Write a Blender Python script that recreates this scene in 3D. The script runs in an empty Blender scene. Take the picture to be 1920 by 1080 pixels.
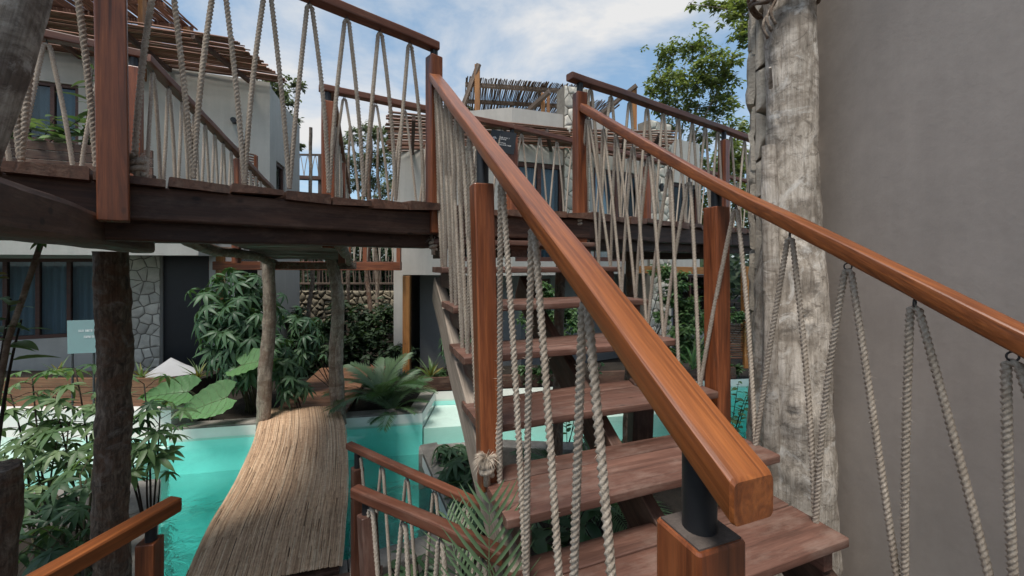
import bpy, bmesh, math, random
from mathutils import Vector, Matrix, noise
from mathutils.geometry import tessellate_polygon
R = math.radians
rnd = random.Random(7)
SC = bpy.context.scene
COL = SC.collection
V = Vector
# ------------------------------------------------------------------ camera, sky, sun, exposure
E = 2.2                    # eye height above the soil line, metres
F = 760.0                  # focal length in photograph pixels (1920 wide)
cam = bpy.data.cameras.new('camera'); camo = bpy.data.objects.new('camera', cam); COL.objects.link(camo)
camo.location = (0, 0, E); camo.rotation_euler = (R(90), 0, 0)
cam.sensor_width = 36; cam.lens = 36 * F / 1920; cam.shift_y = -50 / 1920
cam.clip_start = 0.02; cam.clip_end = 2000
SC.camera = camo
SUN_EL, SUN_AZ = 68, 200   # degrees; azimuth clockwise from +Y
w = bpy.data.worlds.new('World'); SC.world = w; w.use_nodes = True
nt = w.node_tree; nt.nodes.clear()
def nn(t, ty, **kw):
    n = t.nodes.new(ty)
    for k, v in kw.items():
        if k in n.inputs: n.inputs[k].default_value = v
        else: setattr(n, k, v)
    return n
out = nn(nt, 'ShaderNodeOutputWorld'); bg = nn(nt, 'ShaderNodeBackground', Strength=0.12)
sky = nn(nt, 'ShaderNodeTexSky', sky_type='NISHITA', sun_disc=False, sun_elevation=R(SUN_EL), sun_rotation=R(SUN_AZ), air_density=1.0, dust_density=1.2, ozone_density=1.0)
tc = nn(nt, 'ShaderNodeTexCoord'); mp = nn(nt, 'ShaderNodeMapping'); mp.inputs['Scale'].default_value = (1.0, 1.0, 2.3); mp.inputs['Location'].default_value = (0.35, 0.2, 0.12)
nz = nn(nt, 'ShaderNodeTexNoise', Scale=2.1, Detail=9.0, Roughness=0.56, Distortion=0.25)
rp = nn(nt, 'ShaderNodeValToRGB'); rp.color_ramp.elements[0].position = 0.46; rp.color_ramp.elements[1].position = 0.64
mx = nn(nt, 'ShaderNodeMixRGB'); mx.inputs[2].default_value = (4.15, 4.15, 4.15, 1)
gr = nn(nt, 'ShaderNodeMixRGB', blend_type='MIX', Fac=0.4); gr.inputs[2].default_value = (1.5, 2.55, 3.3, 1)
L = nt.links.new
L(tc.outputs['Generated'], mp.inputs['Vector']); L(mp.outputs[0], nz.inputs['Vector']); L(nz.outputs['Fac'], rp.inputs[0])
L(sky.outputs[0], gr.inputs[1]); L(gr.outputs[0], mx.inputs[1]); L(rp.outputs[0], mx.inputs[0]); L(mx.outputs[0], bg.inputs[0]); L(bg.outputs[0], out.inputs[0])
sl = bpy.data.lights.new('sun', 'SUN'); sl.energy = 2.6; sl.angle = R(16); sl.color = (1, 0.95, 0.88)
so = bpy.data.objects.new('sun', sl); COL.objects.link(so)
sd = V((math.sin(R(SUN_AZ)) * math.cos(R(SUN_EL)), math.cos(R(SUN_AZ)) * math.cos(R(SUN_EL)), math.sin(R(SUN_EL))))
so.rotation_euler = sd.to_track_quat('Z', 'Y').to_euler(); so.location = sd * 40
SC.view_settings.view_transform = 'Standard'; SC.view_settings.look = 'None'; SC.view_settings.gamma = 1
SC.view_settings.use_curve_mapping = False
SC.view_settings.exposure = 0.72
SC.cycles.max_bounces = 8; SC.cycles.transparent_max_bounces = 16
SC.cycles.use_denoising = True
SC.cycles.use_adaptive_sampling = True; SC.cycles.adaptive_threshold = 0.02

# ------------------------------------------------------------------ helpers
def P(px, py, Y): return V(((px - 960) / F * Y, Y, E + (490 - py) / F * Y))      # photograph pixel + distance -> place
def H(x, y, h): return V((x, y, E + h))                                            # plan position + height over the eye
def frame(p0, p1, up=V((0, 0, 1))):
    x = (p1 - p0).normalized(); up = V(up)
    if abs(x.dot(up)) > 0.999: up = V((0, 1, 0))
    y = up.cross(x).normalized(); z = x.cross(y)
    return Matrix(((x.x, y.x, z.x, p0.x), (x.y, y.y, z.y, p0.y), (x.z, y.z, z.z, p0.z), (0, 0, 0, 1)))
def mesh(name, verts, faces, mat, smooth=False, sharp=None):
    m = bpy.data.meshes.new(name); m.from_pydata([tuple(v) for v in verts], [], faces); m.update()
    if mat: m.materials.append(mat)
    if smooth:
        m.polygons.foreach_set('use_smooth', [True] * len(m.polygons))
        if sharp: m.set_sharp_from_angle(angle=R(sharp))
    return m
def link(name, m, parent=None, M=None):
    o = bpy.data.objects.new(name, m); COL.objects.link(o)
    M = M if M is not None else Matrix()
    if parent is not None:
        o.parent = parent; o.matrix_basis = WM[parent.name].inverted() @ M
    else: o.matrix_basis = M
    WM[o.name] = M.copy()
    return o
WM = {}
def tag(o, label, cat, group=None, kind=None):
    if label: o['label'] = label
    if cat: o['category'] = cat
    if group: o['group'] = group
    if kind: o['kind'] = kind
    return o
def root(name, label, cat, loc, group=None):
    o = bpy.data.objects.new(name, None); COL.objects.link(o); o.location = loc; o.empty_display_size = 0.1
    WM[o.name] = Matrix.Translation(V(loc))
    return tag(o, label, cat, group)
def loft(rings, cap=True, closed=True):
    vs = []; fs = []; n = len(rings[0])
    for r in rings: vs += r
    for i in range(len(rings) - 1):
        for j in range(n if closed else n - 1):
            a = i * n + j; b = i * n + (j + 1) % n
            fs.append((a, b, b + n, a + n))
    if cap and closed:
        fs.append(tuple(range(n - 1, -1, -1))); k = (len(rings) - 1) * n; fs.append(tuple(range(k, k + n)))
    return vs, fs
def rrect(w, h, b, soft=2):
    pts = []
    for cx, cy, a0 in ((w/2-b, h/2-b, 0), (-w/2+b, h/2-b, 90), (-w/2+b, -h/2+b, 180), (w/2-b, -h/2+b, 270)):
        for k in range(soft + 1):
            a = R(a0 + 90 * k / soft); pts.append((cx + b * math.cos(a), cy + b * math.sin(a)))
    return pts
def beam_mesh(Ln, w, h, mat, b=0.006, n=None, wob=0.0, taper=1.0, soft=2, bow=0.0):
    n = n or max(2, int(Ln / 0.12)) if wob else 2
    sec = rrect(w, h, min(b, w * .45, h * .45), soft); rings = []; sd = rnd.random() * 100
    eb = min(b * .7, Ln * .2)
    xs = [0, eb] + [eb + (Ln - 2 * eb) * i / n for i in range(1, n)] + [Ln - eb, Ln]
    for x in xs:
        t = x / Ln; k = 1 + (taper - 1) * t
        if x == 0 or x == Ln: k *= 1 - eb / max(w, h)
        oy = wob * noise.noise((x * 2.2 + sd, 0, 3)) * 2; oz = wob * noise.noise((x * 2.2 + sd, 5, 0)) * 2 + bow * 4 * t * (1 - t)
        rings.append([(x, y * k * (1 + wob * 6 * noise.noise((x * 3 + sd, 9, y * 4))) + oy, z * k * (1 + wob * 6 * noise.noise((x * 3 + sd, z * 4, 1))) + oz) for y, z in sec])
    vs, fs = loft(rings)
    return mesh('beam', vs, fs, mat, True, 20)
def beam(name, p0, p1, w, h, mat, parent=None, up=(0, 0, 1), **kw):
    p0, p1 = V(p0), V(p1)
    return link(name, beam_mesh((p1 - p0).length, w, h, mat, **kw), parent, frame(p0, p1, up))
def box_vf(x0, x1, y0, y1, z0, z1):
    v = [(x, y, z) for x in (x0, x1) for y in (y0, y1) for z in (z0, z1)]
    return v, [(0, 1, 3, 2), (4, 6, 7, 5), (0, 4, 5, 1), (2, 3, 7, 6), (0, 2, 6, 4), (1, 5, 7, 3)]
class MB:
    def __init__(s): s.v = []; s.f = []
    def add(s, vs, fs, M=None):
        k = len(s.v); s.v += [tuple(M @ V(p)) if M is not None else tuple(p) for p in vs]; s.f += [tuple(i + k for i in f) for f in fs]; return s
    def box(s, *a, M=None): return s.add(*box_vf(*a), M)
    def obj(s, name, mat, parent=None, M=None, smooth=False, sharp=None): return link(name, mesh(name, s.v, s.f, mat, smooth, sharp), parent, M)
def tube_vf(pts, radii, sides=8, cap=True, twist=0.0, lob=0.0, nlob=3, dense=None):
    n = len(pts); pts = [V(p) for p in pts]
    T = [(pts[min(i + 1, n - 1)] - pts[max(i - 1, 0)]).normalized() for i in range(n)]
    u = T[0].orthogonal().normalized(); rings = []; ph = 0
    for i in range(n):
        u = (u - T[i] * u.dot(T[i])).normalized(); v = T[i].cross(u)
        r = radii[i] if isinstance(radii, (list, tuple)) else radii
        if i and twist: ph += 2 * math.pi * (pts[i] - pts[i - 1]).length / twist
        ring = []
        for j in range(sides):
            a = 2 * math.pi * j / sides
            rr = r * (1 + lob * math.cos(nlob * (a - ph))) if lob else r
            ring.append(pts[i] + (u * math.cos(a) + v * math.sin(a)) * rr)
        rings.append(ring)
    return loft(rings, cap)
def resample(pts, step):
    pts = [V(p) for p in pts]; out = [pts[0]]; acc = 0
    for a, b in zip(pts, pts[1:]):
        d = (b - a).length; t = step - acc
        while t < d: out.append(a.lerp(b, t / d)); t += step
        acc = d - (t - step)
    out.append(pts[-1]); return out
def log(name, p0, p1, r0, r1, mat, parent=None, rough=0.1, sides=20, step=0.05, bend=0.02, fx=3.0, flare=0.0):
    p0, p1 = V(p0), V(p1); Ln = (p1 - p0).length; n = max(3, int(Ln / step)); sd = rnd.random() * 50; rings = []
    for i in range(n + 1):
        t = i / n; x = Ln * t; r = r0 + (r1 - r0) * t + flare * max(0, 1 - t * 5) ** 2
        oy = bend * noise.noise((x * .9 + sd, 1, 2)) * 2; oz = bend * noise.noise((x * .9 + sd, 7, 4)) * 2
        ring = []
        for j in range(sides):
            a = 2 * math.pi * j / sides; c, s_ = math.cos(a), math.sin(a)
            k = 1 + rough * (noise.noise((x * fx + sd, c * 1.6, s_ * 1.6)) + .6 * noise.noise((x * fx * 2.2 + sd, c * 4.5, s_ * 4.5)) + .35 * noise.noise((x * fx * 6 + sd, c * 9, s_ * 9)))
            ring.append((x, oy + c * r * k, oz + s_ * r * k))
        rings.append(ring)
    vs, fs = loft(rings)
    return link(name, mesh(name, vs, fs, mat, True, 60), parent, frame(p0, p1))

# ------------------------------------------------------------------ materials
MATS = {}
def base_mat(name):
    m = bpy.data.materials.new(name); m.use_nodes = True; t = m.node_tree
    b = t.nodes['Principled BSDF']; MATS[name] = m
    return m, t, b
def objvec(t, scale, rand=7.0, coord='Object'):
    c = nn(t, 'ShaderNodeTexCoord'); oi = nn(t, 'ShaderNodeObjectInfo')
    mu = nn(t, 'ShaderNodeMath', operation='MULTIPLY'); mu.inputs[1].default_value = rand
    ad = nn(t, 'ShaderNodeVectorMath', operation='ADD'); mp = nn(t, 'ShaderNodeMapping'); mp.inputs['Scale'].default_value = scale
    t.links.new(oi.outputs['Random'], mu.inputs[0]); t.links.new(c.outputs[coord], ad.inputs[0]); t.links.new(mu.outputs[0], ad.inputs[1])
    t.links.new(ad.outputs[0], mp.inputs['Vector']); return mp.outputs[0], oi
def ramp(t, fac, cols):
    r = nn(t, 'ShaderNodeValToRGB'); e = r.color_ramp.elements
    while len(e) < len(cols): e.new(0.5)
    for k, (p, c) in enumerate(cols): e[k].position = p; e[k].color = (*c, 1)
    t.links.new(fac, r.inputs[0]); return r.outputs[0]
def noise_n(t, vec, sc, det=5, rough=.6, dist=0.0):
    n = nn(t, 'ShaderNodeTexNoise', Scale=sc, Detail=det, Roughness=rough, Distortion=dist); t.links.new(vec, n.inputs['Vector']); return n.outputs['Fac']
def mix(t, a, b, fac, mode='MIX'):
    m = nn(t, 'ShaderNodeMixRGB', blend_type=mode)
    for s, x in ((0, fac), (1, a), (2, b)):
        if isinstance(x, (int, float)): m.inputs[s].default_value = x
        elif isinstance(x, tuple): m.inputs[s].default_value = (*x, 1)
        else: t.links.new(x, m.inputs[s])
    return m.outputs[0]
def bump(t, b, h, st=.3, d=.01):
    n = nn(t, 'ShaderNodeBump', Strength=st, Distance=d); t.links.new(h, n.inputs['Height']); t.links.new(n.outputs[0], b.inputs['Normal'])
def wood(name, dark, mid, light, rough=.45, wear=None, wearamt=.4, grain=1.0, coat=0.0, bst=.25, var=.25, cut=(.30, .5, .72)):
    m, t, b = base_mat(name)
    v, oi = objvec(t, (1.3, 26 * grain, 26 * grain))
    g = noise_n(t, v, 1.0, 7, .62, 1.4)
    v2, _ = objvec(t, (1.2, 5, 5), 3.0); bl = noise_n(t, v2, 1.3, 5, .6, .6)
    c = ramp(t, g, [(cut[0], dark), (cut[1], mid), (cut[2], light)])
    c = mix(t, c, ramp(t, bl, [(.32, tuple(x * .45 for x in mid)), (.62, light)]), .38)
    v3, _ = objvec(t, (5, 90, 90), 5.0); fg = noise_n(t, v3, 1.5, 3, .7)
    c = mix(t, c, ramp(t, fg, [(.35, (.45, .42, .4)), (.6, (1, 1, 1))]), .5, 'MULTIPLY')
    if wear:
        wv, _ = objvec(t, (2.2, 6, 6), 9.0); wf = noise_n(t, wv, 2.0, 8, .72)
        c = mix(t, c, wear, ramp(t, wf, [(.5, (0, 0, 0)), (.68, (wearamt,) * 3)]))
    kv, _ = objvec(t, (9, 16, 16), 4.0); vo = nn(t, 'ShaderNodeTexVoronoi', Scale=1.0, Randomness=1.0); t.links.new(kv, vo.inputs['Vector'])
    c = mix(t, c, tuple(x * .3 for x in dark), mix(t, ramp(t, vo.outputs['Distance'], [(.08, (.8,) * 3), (.20, (0, 0, 0))]), ramp(t, vo.outputs['Color'], [(.78, (0, 0, 0)), (.80, (1, 1, 1))]), 1.0, 'MULTIPLY'))
    hs = nn(t, 'ShaderNodeHueSaturation'); mr = nn(t, 'ShaderNodeMapRange'); mr.inputs[3].default_value = 1 - var; mr.inputs[4].default_value = 1 + var
    t.links.new(oi.outputs['Random'], mr.inputs[0]); t.links.new(mr.outputs[0], hs.inputs['Value']); t.links.new(c, hs.inputs['Color'])
    t.links.new(hs.outputs[0], b.inputs['Base Color'])
    rr = nn(t, 'ShaderNodeMapRange'); rr.inputs[3].default_value = max(.05, rough - .14); rr.inputs[4].default_value = rough + .2
    t.links.new(bl, rr.inputs[0]); t.links.new(rr.outputs[0], b.inputs['Roughness'])
    b.inputs['Coat Weight'].default_value = coat; b.inputs['Coat Roughness'].default_value = .28
    bump(t, b, g, bst, .004)
    return m
M_rail = wood('varnished_hardwood', (.048, .011, .003), (.205, .054, .012), (.37, .120, .030), .40, coat=.22, var=.10, bst=.3, cut=(.30, .5, .70), grain=1.7)
M_post = wood('post_hardwood', (.045, .011, .004), (.175, .045, .014), (.30, .092, .030), .42, coat=.15, var=.15, bst=.3, cut=(.36, .5, .64))
M_railold = wood('weathered_rail', (.045, .014, .008), (.12, .038, .018), (.20, .07, .035), .5, wear=(.24, .16, .12), wearamt=.25)
M_tread = wood('stair_tread_wood', (.05, .024, .016), (.115, .052, .036), (.18, .090, .064), .55, wear=(.21, .145, .115), wearamt=.55, bst=.4)
M_dark = wood('dark_beam_wood', (.016, .008, .005), (.058, .026, .016), (.125, .06, .037), .62, wear=(.19, .12, .085), wearamt=.4, bst=.5)
M_plank = wood('deck_plank_wood', (.03, .015, .010), (.095, .042, .025), (.19, .095, .06), .6, wear=(.26, .18, .13), wearamt=.5, bst=.5)
M_pale = wood('grey_weathered_wood', (.11, .085, .065), (.25, .20, .155), (.40, .34, .28), .75, grain=1.3, bst=.6)
M_under = wood('plank_underside_wood', (.05, .047, .035), (.13, .12, .09), (.21, .20, .16), .75, var=.3)
M_orange = wood('orange_post_wood', (.13, .048, .012), (.32, .13, .032), (.46, .21, .06), .5)
M_stick = wood('stick_wood', (.05, .018, .009), (.15, .058, .03), (.30, .14, .08), .65, var=.5)
M_stickgrey = wood('grey_stick_wood', (.04, .027, .02), (.12, .085, .06), (.24, .18, .14), .7, var=.5)
M_deckfar = wood('terrace_deck_wood', (.07, .03, .014), (.16, .07, .032), (.24, .12, .06), .55)
def bark(name, dark, mid, light, blot, scale=1.0, bst=.8, patch=0):
    m, t, b = base_mat(name)
    v, oi = objvec(t, (9 * scale, 20 * scale, 20 * scale)); g = noise_n(t, v, 1, 9, .72, .8)
    v2, _ = objvec(t, (5.5 * scale, 3.2 * scale, 3.2 * scale), 3.0); g2 = noise_n(t, v2, 1.2, 6, .65, 1.0)
    v3, _ = objvec(t, (3 * scale, 75 * scale, 75 * scale), 5.0); g3 = noise_n(t, v3, 1, 4, .7)
    c = ramp(t, g, [(.28, dark), (.48, mid), (.72, light)])
    c = mix(t, c, blot, ramp(t, g2, [(.46, (0, 0, 0)), (.60, (.75,) * 3)]))
    c = mix(t, c, ramp(t, g3, [(.38, (.5, .48, .45)), (.56, (1, 1, 1))]), .6, 'MULTIPLY')
    if patch:
        v4, _ = objvec(t, (11, 7, 7), 2.0); g4 = noise_n(t, v4, 1.0, 8, .75, 2.2); c = mix(t, c, tuple(x * .55 for x in blot), ramp(t, g4, [(.54, (0, 0, 0)), (.62, (patch * .7,) * 3)]))
        v5, _ = objvec(t, (6, 6, 6), 8.0); g5 = noise_n(t, v5, 1.0, 8, .7, 1.0); c = mix(t, c, (.66, .63, .58), ramp(t, g5, [(.56, (0, 0, 0)), (.66, (patch * .8,) * 3)]))
    t.links.new(c, b.inputs['Base Color']); b.inputs['Roughness'].default_value = .85
    bump(t, b, mix(t, g, g3, .4), bst, .012); return m
M_barkdark = bark('dark_bark', (.016, .011, .008), (.11, .075, .052), (.32, .24, .18), (.14, .068, .038), 1.4, 1.3, .2)
M_barkmid = bark('brown_bark', (.07, .05, .037), (.23, .18, .135), (.40, .33, .26), (.13, .08, .05), 1.3)
M_barkpale = bark('pale_trunk_bark', (.19, .16, .125), (.50, .44, .37), (.72, .66, .585), (.23, .19, .15), 1.0, 1.2, .95)
M_barkmott = bark('mottled_tree_bark', (.14, .12, .09), (.34, .30, .25), (.52, .48, .42), (.09, .06, .045), 1.1, .6, .6)
def plain(name, col, rough=.8, var=.12, sc=3.0, bst=.15, bd=.01, spec=.3, streak=0, coord='Object', det=6):
    m, t, b = base_mat(name)
    v, oi = objvec(t, (1, 1, 1), 11.0, coord); g = noise_n(t, v, sc, det, .65, .3); g2 = noise_n(t, v, sc * 14, 4, .7)
    c = ramp(t, g, [(.3, tuple(x * (1 - var) for x in col)), (.7, tuple(min(1, x * (1 + var)) for x in col))])
    c = mix(t, c, ramp(t, g2, [(.3, (1 - var,) * 3), (.7, (1, 1, 1))]), .6, 'MULTIPLY')
    if streak:
        vs, _ = objvec(t, (5, 5, .5), 3.0); s_ = noise_n(t, vs, 1.5, 5, .6); c = mix(t, c, ramp(t, s_, [(.4, (1 - streak,) * 3), (.62, (1, 1, 1))]), .7, 'MULTIPLY')
    if 'stone' in name or 'limestone' in name:
        hs = nn(t, 'ShaderNodeHueSaturation'); mr = nn(t, 'ShaderNodeMapRange'); mr.inputs[3].default_value = .72; mr.inputs[4].default_value = 1.15
        t.links.new(oi.outputs['Random'], mr.inputs[0]); t.links.new(mr.outputs[0], hs.inputs['Value']); t.links.new(c, hs.inputs['Color']); c = hs.outputs[0]
    t.links.new(c, b.inputs['Base Color']); b.inputs['Roughness'].default_value = rough; b.inputs['Specular IOR Level'].default_value = spec
    bump(t, b, mix(t, g, g2, .5), bst, bd); return m
M_wall = plain('taupe_plaster', (.385, .338, .302), .8, .13, 1.1, .22, .010, streak=.09)
M_white = plain('cream_plaster', (.46, .435, .39), .85, .09, .9, .12, streak=.12)
M_greypl = plain('grey_plaster', (.20, .20, .195), .85, .1, 1.0, .1)
M_stone = plain('limestone', (.52, .46, .375), .9, .28, 5.0, .9, .02, det=9)
M_housestone = plain('house_limestone', (.56, .52, .44), .9, .22, 4.0, .6, .012)
M_mortar = plain('mortar', (.20, .175, .14), .95, .2, 9, .6)
M_mortard = plain('house_mortar', (.20, .18, .15), .95, .2, 9, .5)
M_coping = plain('coping_stone', (.30, .275, .24), .8, .4, 3.2, .4, .01, streak=.25)
M_poolwall = plain('pool_plaster_white', (.68, .65, .60), .7, .06, 1.5, .05)
M_poolin = plain('pool_plaster_aqua', (.46, .83, .79), .7, .05, 1.2, .03)
M_soil = plain('dark_soil', (.022, .017, .012), .95, .5, 4.0, .9, .03)
M_black = plain('black_metal', (.012, .013, .015), .45, .2, 8, .05, spec=.5)
M_hook = plain('hook_steel', (.05, .05, .052), .4, .2, 8, .05, spec=.5)
M_signblk = plain('black_sign_board', (.010, .010, .011), .35, .1, 3, .02, spec=.5)
M_print = plain('white_print', (.75, .75, .74), .6, .02, 3, .0)
M_cloth = plain('white_fabric', (.36, .36, .36), .9, .05, 3, .1)
M_curt = plain('curtain_fabric', (.34, .40, .43), .9, .06, 2, .05)
M_frame = wood('window_frame_wood', (.03, .011, .007), (.075, .026, .015), (.12, .045, .026), .5)
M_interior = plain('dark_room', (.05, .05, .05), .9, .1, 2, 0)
M_dust = plain('dusty_end_grain', (.085, .068, .058), .85, .4, 20, .3)
M_rubble = plain('rubble_stone', (.28, .24, .17), .9, .4, 5, .7, .02)
def rope_mat():
    m, t, b = base_mat('hemp_rope')
    v, oi = objvec(t, (60, 60, 60), 5.0); g = noise_n(t, v, 2, 6, .75); v2, _ = objvec(t, (4, 4, 4), 5.0); g2 = noise_n(t, v2, 1.5, 4)
    c = ramp(t, g, [(.3, (.20, .16, .125)), (.5, (.43, .365, .295)), (.7, (.62, .55, .46))])
    c = mix(t, c, (.29, .235, .18), ramp(t, g2, [(.4, (0, 0, 0)), (.7, (.6,) * 3)]))
    t.links.new(c, b.inputs['Base Color']); b.inputs['Roughness'].default_value = .95; b.inputs['Specular IOR Level'].default_value = .1
    bump(t, b, g, .6, .002); return m
M_rope = rope_mat()
def reed_mat():
    m, t, b = base_mat('reed_mat')
    geo = nn(t, 'ShaderNodeNewGeometry'); v, _ = objvec(t, (1, 1, 1), 0.0); g = noise_n(t, v, 30, 5, .7); g2 = noise_n(t, v, 1.6, 4)
    c = ramp(t, geo.outputs['Random Per Island'], [(0, (.40, .255, .15)), (.3, (.56, .375, .235)), (.75, (.66, .455, .29)), (1, (.72, .55, .38))])
    c = mix(t, c, ramp(t, g, [(.3, (.45, .42, .4)), (.65, (1, 1, 1))]), .6, 'MULTIPLY')
    c = mix(t, c, ramp(t, g2, [(.35, (.8, .76, .74)), (.6, (1, 1, 1))]), .5, 'MULTIPLY')
    t.links.new(c, b.inputs['Base Color']); b.inputs['Roughness'].default_value = .8; bump(t, b, g, .4, .002); return m
M_reed = reed_mat()
def leaf_mat(name, dark, light, rough=.45, trans=.3, isl=False):
    m, t, b = base_mat(name)
    v, oi = objvec(t, (1, 1, 1), 5.0); g = noise_n(t, v, 6, 4, .6)
    src = oi.outputs['Random']
    if isl: src = nn(t, 'ShaderNodeNewGeometry').outputs['Random Per Island']
    c = ramp(t, src, [(0, dark), (1, light)])
    c = mix(t, c, ramp(t, g, [(.3, (.6, .65, .6)), (.7, (1.0, 1.0, 1.0))]), .6, 'MULTIPLY')
    t.links.new(c, b.inputs['Base Color']); b.inputs['Roughness'].default_value = rough; b.inputs['Specular IOR Level'].default_value = .35
    tr = nn(t, 'ShaderNodeBsdfTranslucent'); ms = nn(t, 'ShaderNodeMixShader', Fac=trans)
    cc = mix(t, c, (1.3, 1.4, .6), 1.0, 'MULTIPLY'); t.links.new(cc, tr.inputs['Color'])
    o = t.nodes['Material Output']
    t.links.new(b.outputs[0], ms.inputs[1]); t.links.new(tr.outputs[0], ms.inputs[2]); t.links.new(ms.outputs[0], o.inputs['Surface'])
    return m
M_lf_dark = leaf_mat('deep_green_leaf', (.045, .095, .05), (.095, .17, .085))
M_lf_mid = leaf_mat('mid_green_leaf', (.07, .13, .055), (.13, .21, .09))
M_lf_pale = leaf_mat('pale_green_leaf', (.13, .20, .09), (.22, .30, .15))
M_lf_ear = leaf_mat('elephant_ear_leaf', (.10, .21, .08), (.14, .26, .11), .35)
M_lf_palm = leaf_mat('palm_leaf', (.08, .14, .075), (.14, .21, .11))
M_lf_tree = leaf_mat('tree_foliage', (.10, .135, .05), (.30, .34, .14), .5, .35, True)
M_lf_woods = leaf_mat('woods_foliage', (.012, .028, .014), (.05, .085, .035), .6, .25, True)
M_lf_grey = leaf_mat('grey_green_foliage', (.09, .11, .07), (.20, .23, .15), .5, .3, True)
M_lf_yel = leaf_mat('yellow_green_leaf', (.13, .13, .03), (.28, .22, .06))
M_lf_red = leaf_mat('reddish_leaf', (.16, .05, .035), (.22, .09, .05))
M_stem = plain('green_brown_stem', (.07, .065, .035), .8, .3, 12, .3)
M_stemdk = plain('dark_stem', (.035, .025, .018), .85, .3, 12, .3)
def water_mat():
    m, t, b = base_mat('pool_water'); t.nodes.remove(b); o = t.nodes['Material Output']
    tr = nn(t, 'ShaderNodeBsdfTransparent'); tr.inputs[0].default_value = (.93, 1, .99, 1)
    gl = nn(t, 'ShaderNodeBsdfGlossy', Roughness=.04); fr = nn(t, 'ShaderNodeFresnel', IOR=1.33)
    c = nn(t, 'ShaderNodeTexCoord'); n1 = nn(t, 'ShaderNodeTexNoise', Scale=5.5, Detail=4.0, Roughness=.55, Distortion=.6); t.links.new(c.outputs['Object'], n1.inputs['Vector'])
    bp = nn(t, 'ShaderNodeBump', Strength=.28, Distance=.03); t.links.new(n1.outputs['Fac'], bp.inputs['Height'])
    t.links.new(bp.outputs[0], gl.inputs['Normal']); t.links.new(bp.outputs[0], fr.inputs['Normal'])
    ms = nn(t, 'ShaderNodeMixShader'); t.links.new(fr.outputs[0], ms.inputs[0]); t.links.new(tr.outputs[0], ms.inputs[1]); t.links.new(gl.outputs[0], ms.inputs[2])
    t.links.new(ms.outputs[0], o.inputs['Surface'])
    va = nn(t, 'ShaderNodeVolumeAbsorption', Density=.42); va.inputs[0].default_value = (.01, .87, .84, 1); t.links.new(va.outputs[0], o.inputs['Volume'])
    return m
M_water = water_mat()
def glass_mat(name, tint=(.75, .82, .84), f=1.45, rough=.02):
    m, t, b = base_mat(name); t.nodes.remove(b); o = t.nodes['Material Output']
    tr = nn(t, 'ShaderNodeBsdfTransparent'); tr.inputs[0].default_value = (*tint, 1); gl = nn(t, 'ShaderNodeBsdfGlossy', Roughness=rough); fr = nn(t, 'ShaderNodeFresnel', IOR=f)
    ms = nn(t, 'ShaderNodeMixShader'); t.links.new(fr.outputs[0], ms.inputs[0]); t.links.new(tr.outputs[0], ms.inputs[1]); t.links.new(gl.outputs[0], ms.inputs[2]); t.links.new(ms.outputs[0], o.inputs['Surface']); return m
M_glass = glass_mat('window_glass')
M_frost = plain('frosted_teal_panel', (.20, .29, .29), .35, .04, 2, 0, spec=.5)

# ------------------------------------------------------------------ ground, pool, water
GZ = -0.25                                   # soil level
WZ = -0.10                                   # water level
POOL = [(-8, 5.3), (-4.45, 5.3), (-4.4, 5.2), (-1.28, 5.79), (-1.28, 6.75), (3.0, 7.3), (6.5, 7.8), (6.5, 4.2), (2.6, 4.65), (-.13, 4.92), (-1.09, 4.74), (-.48, 3.3), (-1.2, 2.94), (-2.2, 2.45), (-2.72, 3.1), (-3.49, 4.03), (-4.58, 3.76), (-8, 3.1)]
def poly_fill(loops, z): 
    tr = tessellate_polygon([[V((x, y, 0)) for x, y in lp] for lp in loops]); pts = [(x, y, z) for lp in loops for x, y in lp]
    return pts, [tuple(f) for f in tr]
def orient_up(m):
    bm = bmesh.new(); bm.from_mesh(m)
    for f in bm.faces:
        if f.normal.z < 0: f.normal_flip()
    bm.to_mesh(m); bm.free()
gv, gf = poly_fill([[(-300, -300), (300, -300), (300, 300), (-300, 300)], POOL], GZ)
g = link('ground', mesh('ground', gv, gf, M_soil)); orient_up(g.data); tag(g, 'dark planted soil around the pool and houses', 'ground', kind='structure')
# basin
def ring_walls(pts, z0, z1):
    n = len(pts); v = [(x, y, z0) for x, y in pts] + [(x, y, z1) for x, y in pts]
    return v, [(i, (i + 1) % n, n + (i + 1) % n, n + i) for i in range(n)]
basin = MB(); basin.add(*poly_fill([POOL], -.55)); basin.add(*ring_walls(POOL, -.55, WZ - .03))
b = basin.obj('pool_basin', M_poolin); tag(b, 'pale aqua plastered basin under the pool water', 'pool', kind='structure')
band = MB().add(*ring_walls(POOL, WZ - .03, .03)); bo = band.obj('pool_rim', M_poolwall); tag(bo, 'white plastered rim band of the pool', 'pool', kind='structure')
def ledge(name, pts, z, label):
    m = MB(); m.add(*poly_fill([pts], z)); m.add(*ring_walls(pts, -.56, z)); o = m.obj(name, M_poolwall); orient_up(o.data); return tag(o, label, 'pool', kind='structure')
ledge('pool_shelf', [(-1.27, 5.82), (-1.27, 6.74), (3.0, 7.29), (3.1, 6.5)], -.20, 'pale shallow shelf of the pool')
ledge('pool_shelf', [(-7.9, 4.75), (-4.47, 4.75), (-4.47, 5.29), (-7.9, 5.29)], -.21, 'pale shallow shelf below the high white pool wall')
wm = MB()
big = [(x, y) for x, y in POOL]
vt, ft = poly_fill([big], WZ); vb, fb = poly_fill([big], -.549)
wm.add(vt, ft); wm.add(vb, fb); wm.add(*ring_walls(big, -.549, WZ))
wo = wm.obj('pool_water', M_water)
bm = bmesh.new(); bm.from_mesh(wo.data); bmesh.ops.remove_doubles(bm, verts=bm.verts, dist=1e-5); bmesh.ops.recalc_face_normals(bm, faces=bm.faces); bm.to_mesh(wo.data); bm.free()
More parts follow.
